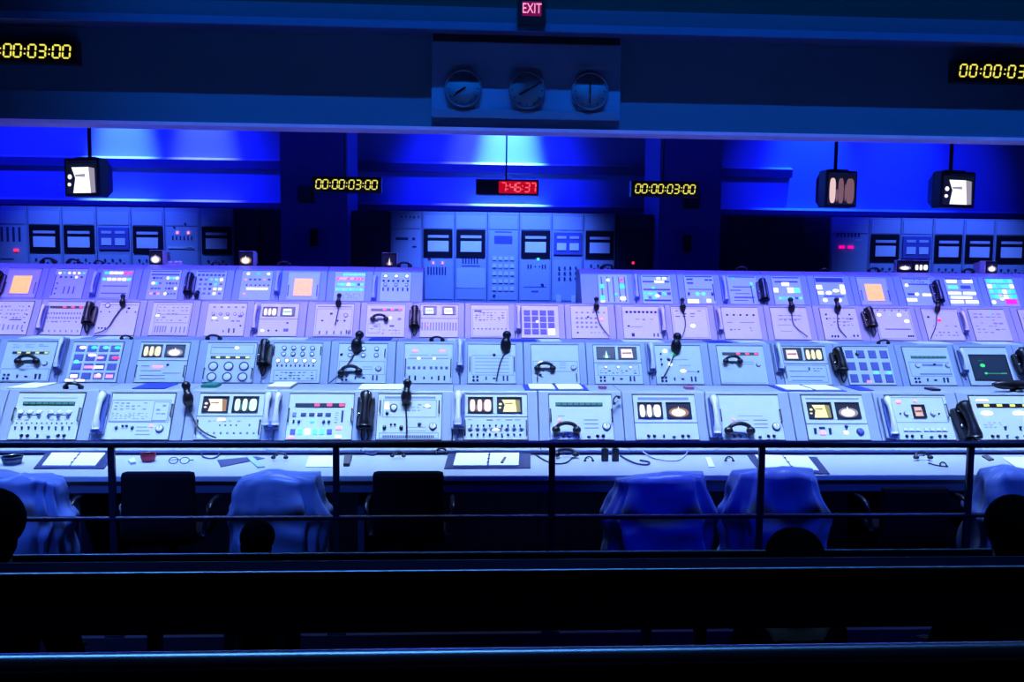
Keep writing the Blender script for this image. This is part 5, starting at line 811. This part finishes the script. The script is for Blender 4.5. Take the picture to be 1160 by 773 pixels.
# ------------------------------------------------------------------ office chairs and covers
COVM = mat('plastic_film', (.26, .38, .74), .30, var=.05, scale=5, bump=.15)
nt = COVM.node_tree; lw = nt.nodes.new('ShaderNodeLayerWeight'); lw.inputs[0].default_value = .45; mr = nt.nodes.new('ShaderNodeMapRange')
mr.inputs[3].default_value = .5; mr.inputs[4].default_value = 1.0; nt.links.new(lw.outputs['Facing'], mr.inputs[0]); nt.links.new(mr.outputs[0], nt.nodes['Principled BSDF'].inputs['Alpha'])
def chair(x, Yb, zt, label, wpx=None, w_=.44):
    c = at(x, 560, Yb).x; root = empty('office_chair', (c, Yb, 0), label, 'chair', 'office chairs at the front worktop')
    MB().box((-w_/2, 0, zt-.42), (w_/2, .07, zt), FABRIC, .03).build('backrest', root)
    MB().box((-w_/2-.01, .08, .40), (w_/2+.01, .42, .47), FABRIC, .025).build('seat', root)
    b = MB(); b.tube([(0, .05, zt-.25), (0, .03, .5), (0, .12, .41), (0, .22, .40)], .02, DSTEEL, 8); b.build('back_support', root)
    MB().lathe([(.03, .08), (.03, .40)], DSTEEL, 12, Matrix.Translation((0, .25, 0))).build('gas_column', root)
    for k in range(5):
        a = 2*PI*k/5+.3; d = Vector((math.cos(a), math.sin(a), 0))
        lg = MB().tube([Vector((0, .25, .10)), Vector((0, .25, .075))+d*.24], .016, DSTEEL, 8, 0).build('leg', root)
        MB().ball(Vector((0, .25, .03))+d*.24, (.028, .028, .029), DARK, 10).build('caster', lg)
    for sg in (-1, 1):
        b = MB(); b.tube([(sg*(w_/2+.02), .1, .44), (sg*(w_/2+.045), .12, .6), (sg*(w_/2+.045), .3, .61)], .014, DARK, 8); b.build('armrest', root)
    return root
def cover(x, xa, xb, Yb, zt, label, seed, asym=0.0):
    """draped film over a chair back: rings from the top down"""
    c = at((xa+xb)/2, 600, Yb).x; hw = (at(xb, 600, Yb).x-at(xa, 600, Yb).x)/2; z0 = .12
    nr, na = 30, 72; vs = []; fs = []
    for i in range(nr+1):
        t = i/nr; z = zt-(zt-z0)*t
        k = min(1, t/.03)**.5 if t < .03 else 1
        sp = (.79+.14*min(1, t/.35)+.03*t)              # widening like shoulders
        arm = .03*math.exp(-((t-.36)/.06)**2)
        W2 = hw*sp*(.25+.75*k)+arm; D2 = (.08+.07*min(1, t*2.2))*(.3+.7*k)
        for j in range(na):
            a = 2*PI*j/na; cx_, sy_ = math.cos(a), math.sin(a)
            px_ = W2*math.copysign(abs(cx_)**.42, cx_); py_ = D2*math.copysign(abs(sy_)**.5, sy_)
            fold = (noise.noise(Vector((cx_*3.0+seed, sy_*3.0, z*1.6)))*.06+math.sin(a*13+seed+z*3+2*noise.noise(Vector((a, z*3, seed))))*.014)*min(1, t*3+.2)
            cr_ = noise.noise(Vector((px_*9+seed*3, py_*9, z*9)))*.026
            v = Vector((px_, py_, 0)); n = v.normalized() if v.length > 1e-6 else Vector((0, 0, 0))
            v = v+n*(fold+cr_)
            dz = (noise.noise(Vector((px_*7+seed, py_*7, 3.3)))*.045+asym*px_)*(1-t)**2
            vs.append((v.x, .09+v.y, z+dz+(.015*noise.noise(Vector((a*2, seed, 0))) if i == nr else 0)))
    for i in range(nr):
        for j in range(na): fs.append([i*na+j, (i+1)*na+j, (i+1)*na+(j+1) % na, i*na+(j+1) % na])
    vs.append((0, .09, zt+.004)); top = len(vs)-1
    for j in range(na): fs.append([j, (j+1) % na, top])
    b = MB(); b.add(vs, fs, COVM, True); o = b.build('dust_cover', None, Matrix.Translation((c, Yb, 0))); so = o.modifiers.new('s', 'SOLIDIFY'); so.thickness = .002
    bm = bmesh.new(); bm.from_mesh(o.data); bmesh.ops.recalc_face_normals(bm, faces=bm.faces); bm.to_mesh(o.data); bm.free()
    tag(o, label, 'cover', 'plastic dust covers over office chairs'); return o
YCH = 4.62
cov = [(20, -30, 70, .81, 'crumpled pale dust cover over the chair at the left edge', 1.3, -.05), (312, 257, 369, .82, 'pale translucent dust cover over chair left of centre', 4.1, .0), (750, 689, 811, .80, 'dark blue draped cover with peaked top, right of centre', 7.7, .08),
       (882, 826, 938, .83, 'blue dust cover in front of the right binder', 9.2, .02), (1150, 1112, 1192, .82, 'pale dust cover over the chair at the right edge', 12.5, .05)]
for (x, xa, xb, zt, lab, sd, asy) in cov:
    nm = {20: 'left edge', 312: 'left of centre', 750: 'right of centre', 882: 'near the right binder', 1150: 'right edge'}[x]
    cover(x, xa, xb, YCH, zt, lab, sd, asy); chair((xa+xb)/2, YCH+.07, zt-.035, 'office chair hidden under the dust cover, '+nm, w_=.36)
chair(177, YCH+.02, .825, 'bare black office chair pushed under the left worktop', w_=.40); chair(462, YCH+.02, .825, 'bare black office chair left of centre worktop binder', w_=.40); chair(1040, YCH+.05, .72, 'low black office chair at the right worktop', w_=.40)
# ------------------------------------------------------------------ railing
YRl = 4.42
root = empty('railing', (0, YRl, 0), 'long dark metal guard rail with posts in front of the worktop', 'railing')
zr = zat(580, 503.5, YRl); zm = zat(580, 586, YRl); RAILM = mat('rail_paint', (.010, .012, .03), .35)
xa, xb = -9.5, 11.5
MB().tube([(xa, 0, zr), (xb, 0, zr)], .020, RAILM, 14, 0).build('top_rail', root)
MB().tube([(xa, 0, zm), (xb, 0, zm)], .014, RAILM, 14, 0).build('middle_rail', root)
px = [at(127, 540, YRl).x, at(381, 540, YRl).x, at(625, 540, YRl).x, at(862, 540, YRl).x, at(1098, 540, YRl).x]; sp = (px[4]-px[0])/4
for k in range(-4, 9):
    X = px[k] if 0 <= k < 5 else (px[0]+k*sp if k < 0 else px[4]+(k-4)*sp)
    if k < -1 or k > 5: continue
    MB().box((X-.017, -.012, 0), (X+.017, .012, zr-.01), RAILM, .003).build('post', root)
    MB().box((X-.05, -.03, 0), (X+.05, .05, .012), RAILM, .003).build('foot_plate', root)
# ------------------------------------------------------------------ audience benches
BENM = mat('bench_vinyl', (.006, .007, .02), .8, scale=30, bump=.1, spec=.04); TUBEM = mat('bench_tube', (.42, .50, .60), .3, metal=1, var=.04)
def bench(Y, ztop, fl, label, kind, seat=True):
    root = empty('bench', (0, Y, fl), label, 'bench', 'audience benches')
    zt = ztop-fl
    if kind == 'cap':
        MB().box((-7, -.02, zt-.22), (9, .02, zt-.012), BENM, .004).build('backrest', root)
        MB().box((-7, -.02, zt-.02), (9, .072, zt-.002), BENM, .003).build('cap', root)
        for dy in (-.022, .075): MB().tube([(-7, dy, zt-.008), (9, dy, zt-.008)], .0055, TUBEM, 10, 0).build('edge_rail', root)
    elif kind == 'thin':
        MB().box((-7, -.015, zt-.3), (9, .015, zt-.008), BENM, .004).build('backrest', root)
        MB().tube([(-7, 0, zt-.006), (9, 0, zt-.006)], .005, TUBEM, 10, 0).build('edge_rail', root)
    else:
        MB().box((-7, -.0, zt-.20), (9, .03, zt-.03), BENM, .004).build('backrest', root)
        MB().tube([(-7, .0, zt-.018), (9, .0, zt-.018)], .021, TUBEM, 20, 0).build('tube_rail', root)
    MB().box((-7, .09 if kind != 'cap' else .2, .38), (9, .44 if kind != 'thin' else .42, .43), BENM, .01).build('seat', root)
    for k in range(9):
        X = -6.6+k*1.85
        MB().box((X-.02, -.01, 0), (X+.02, .03, zt-.2), DSTEEL, .002).build('support', root)
        MB().box((X-.02, .03, .33), (X+.02, .40, .38), DSTEEL, .002).build('seat_bracket', root)
zb1 = zat(580, 624.5, 3.62); bench(3.62, zb1, -.34, 'farthest audience bench with a thin dim top edge', 'thin')
zb2 = zat(580, 644, 2.75); bench(2.77, zb2, -.34, 'middle audience bench with two bright thin edge lines', 'cap')
zb3 = zat(580, 736, 1.75); bench(1.75, zb3, 0, 'nearest audience bench with a thick shiny tube rail', 'tube')
# ------------------------------------------------------------------ seated people
def skin_obj(name, chain, mt, parent, sub=2):
    me = bpy.data.meshes.new(name); vs = [c[0] for c in chain]; es = [(i, c[2]) for i, c in enumerate(chain) if c[2] is not None]
    me.from_pydata(vs, es, []); o = link(name, me, parent); me.materials.append(mt)
    sk = o.modifiers.new('skin', 'SKIN'); sk.use_smooth_shade = True
    d = me.skin_vertices[0].data if me.skin_vertices else None
    if d is None: me.attributes  # pragma
    for i, c in enumerate(chain):
        r = c[1]; d[i].radius = r if hasattr(r, '__len__') else (r, r)
    d[0].use_root = True
    ss = o.modifiers.new('sub', 'SUBSURF'); ss.levels = 1; ss.render_levels = sub
    return o
def person(x, ytop, Y, fl, s, label, yaw=0, hairstyle='short', wide=1.0):
    """seated figure facing +Y, s = scale (1: adult, 0.88 m sitting height)"""
    p = at(x, ytop, Y); seat = .43
    top = p.z-fl                 # top of the head above the floor
    k = min(1.1, (top-seat)/.91); off = top-(seat+.88*k)   # lift/slouch
    root = empty('person', (p.x, Y, fl), label, 'person'); root.rotation_euler = (0, 0, yaw)
    z = lambda h: seat+off+h*k
    V = lambda a, b_, c: (a*k, b_*k, z(c))
    ch = [(V(0, .0, .10), .105*k, None), (V(0, .0, .28), .10*k, 0), (V(0, -.01, .46), (.13*k, .09*k), 1), (V(0, -.005, .575), .055*k, 2), (V(0, .0, .65), .052*k, 3), (V(0, .015, .71), (.062*k, .072*k), 4), (V(0, .01, .79), (.072*k, .09*k), 5), (V(0, .0, .84), (.045*k, .055*k), 6)]
    n = len(ch); ch.append((V(0, .105, .735), .012*k, 5))                       # nose
    for sg in (-1, 1): ch.append((V(sg*.082, .0, .745), (.009*k, .018*k), 5))     # ears
    for sg in (-1, 1):
        a = len(ch); ch += [(V(sg*.17, -.01, .50), .055*k, 2), (V(sg*.215, .04, .27), .042*k, a), (V(sg*.14, .24, .20), .030*k, a+1), (V(sg*.11, .30, .19), (.026*k, .018*k), a+2)]
        w_ = a+3
        for q, (dx, ln) in enumerate(((-.03, .065), (-.011, .078), (.009, .073), (.028, .058))):
            b_ = len(ch); ch += [(V(sg*.11+dx, .34, .19), .0095*k, w_), (V(sg*.11+dx*1.1, .34+ln*.55, .182), .0085*k, b_), (V(sg*.11+dx*1.15, .34+ln, .165), .0075*k, b_+1)]
        b_ = len(ch); ch += [(V(sg*.075, .315, .195), .0105*k, w_), (V(sg*.055, .35, .19), .009*k, b_)]
        a = len(ch); ch += [(V(sg*.10, .06, .085), .085*k, 0), ((sg*.11*k, .44*k, seat+.07), .058*k, a), ((sg*.11*k, .43*k, .09), .042*k, a+1), ((sg*.11*k, .49*k, .035), .032*k, a+2)]
    skin_obj('body', ch, SK, root)
    sh = [(V(0, .0, .10), .125*k, None), (V(0, .0, .28), .122*k, 0), (V(0, -.01, .45), (.155*k, .11*k), 1), (V(0, -.005, .545), .07*k, 2)]
    for sg in (-1, 1):
        a = len(sh); sh += [(V(sg*.17, -.01, .495), .07*k, 2), (V(sg*.215, .04, .27), .056*k, a), (V(sg*.155, .20, .215), .043*k, a+1)]
    skin_obj('shirt', sh, SHIRT, root)
    tr = [(V(0, .0, .11), .12*k, None)]
    for sg in (-1, 1):
        a = len(tr); tr += [(V(sg*.10, .06, .095), .10*k, 0), ((sg*.11*k, .44*k, seat+.085), .07*k, a), ((sg*.11*k, .43*k, .13), .055*k, a+1)]
    skin_obj('trousers', tr, TROU, root)
    b = MB(); b.ball((0, -.014*k, z(.775)), (.094*k*wide, .112*k, .108*k), HAIR, 20)
    b.ball((0, -.05*k, z(.72)), (.086*k*wide, .07*k, .10*k), HAIR, 16)
    if hairstyle == 'long': b.ball((0, -.055*k, z(.62)), (.10*k*wide, .05*k, .13*k), HAIR, 16)
    h = b.build('hair', root)
person(-12, 553, 3.04, -.34, 1.0, 'dark-haired person seated at the left edge seen from behind', .1, 'short', 1.15)
person(292, 589, 3.93, -.34, .86, 'small dark-haired person seated before the pale chair cover', 0, 'short', 1.15)
person(900, 598, 3.15, -.34, .92, 'dark-haired person low in front of the right blue cover', 0, 'long', 1.25)
person(1150, 561, 3.15, -.34, 1.0, 'dark-haired person seated at the right edge seen from behind', -.1, 'short', 1.05)
# ------------------------------------------------------------------ lights
def area(loc, tgt, sx, sy, pw, c, spread=PI):
    l = bpy.data.lights.new('area_light', 'AREA'); l.shape = 'RECTANGLE'; l.size = sx; l.size_y = sy; l.energy = pw; l.color = c; l.spread = spread
    o = bpy.data.objects.new('area_light', l); col.objects.link(o); o.location = loc; o.rotation_euler = (Vector(tgt)-Vector(loc)).to_track_quat('-Z', 'Y').to_euler(); return o
def spot(loc, tgt, pw, c, ang, blend=.6, r=.05):
    l = bpy.data.lights.new('spot_light', 'SPOT'); l.energy = pw; l.color = c; l.spot_size = ang; l.spot_blend = blend; l.shadow_soft_size = r
    o = bpy.data.objects.new('spot_light', l); col.objects.link(o); o.location = loc; o.rotation_euler = (Vector(tgt)-Vector(loc)).to_track_quat('-Z', 'Y').to_euler(); return o
for ri, (c, pw, up) in {1: ((.38, .58, 1), 215, 3.9), 2: ((.25, .43, 1), 215, 3.6), 3: ((.34, .28, 1), 205, 3.2), 4: ((.12, .09, 1), 190, 2.6)}.items():
    R = ROWS[ri]
    area((.7, R['Y']-(.35 if ri == 1 else 1.15), R['h']+up), (.7, R['Y']+(.0 if ri == 1 else .05), R['h']+.1), 16, .4, pw, c, math.radians(42 if ri == 1 else 60))
# back wall washers
def wx(x): return at(x, 165, YW).x
for x, pw, c, an in ((140, 1500, (.10, .26, 1), 21), (232, 1000, (.09, .14, 1), 21), (577, 2300, (.13, .46, 1), 21), (552, 900, (.08, .10, 1), 26), (918, 700, (.01, .10, 1), 30), (1018, 600, (.004, .04, 1), 30)):
    spot((wx(x), YW-.9, 8.2), (wx(x), YW-.02, 4.05), pw*6, c, math.radians(an), 1, .08)
for x, pw in ((60, 330), (210, 330), (560, 420), (930, 260), (1040, 160)):
    spot((wx(x), 12.6, 6.6), (wx(x), YW, 3.7), pw*7, (.006, .012, 1), math.radians(52), .9, .2)
# racks
for x, pw in ((120, 260), (570, 640), (1070, 240)):
    X = at(x, 280, YR).x; spot((X, 12.2, 5.6), (X, YR, 1.55), pw*5, (.06, .15, 1), math.radians(55), .8, .2)
# header light from high in front
area((2.4, YH-2.45, 9.2), (2.4, YH-.1, 4.75), 14, .04, 150, (.0, .20, .80), math.radians(36))
# added unseen strip lamp over the benches, for highlights on their tubes
area((0, 2.5, 4.4), (0, 2.45, 1.0), 14, .3, 34, (.10, .36, 1), math.radians(50))
for x, pw, c, an in ((-2.55, 520, (.06, .17, 1), 38), (-1.35, 520, (.06, .19, 1), 40), (.85, 210, (.0, .012, 1), 40), (1.7, 230, (.0, .02, 1), 40), (2.95, 420, (.04, .14, 1), 40)):  # added unseen spots that colour the chair covers
    spot((x, 3.35, 4.0), (x, 4.72, .75), pw, c, math.radians(an), .8, .15)
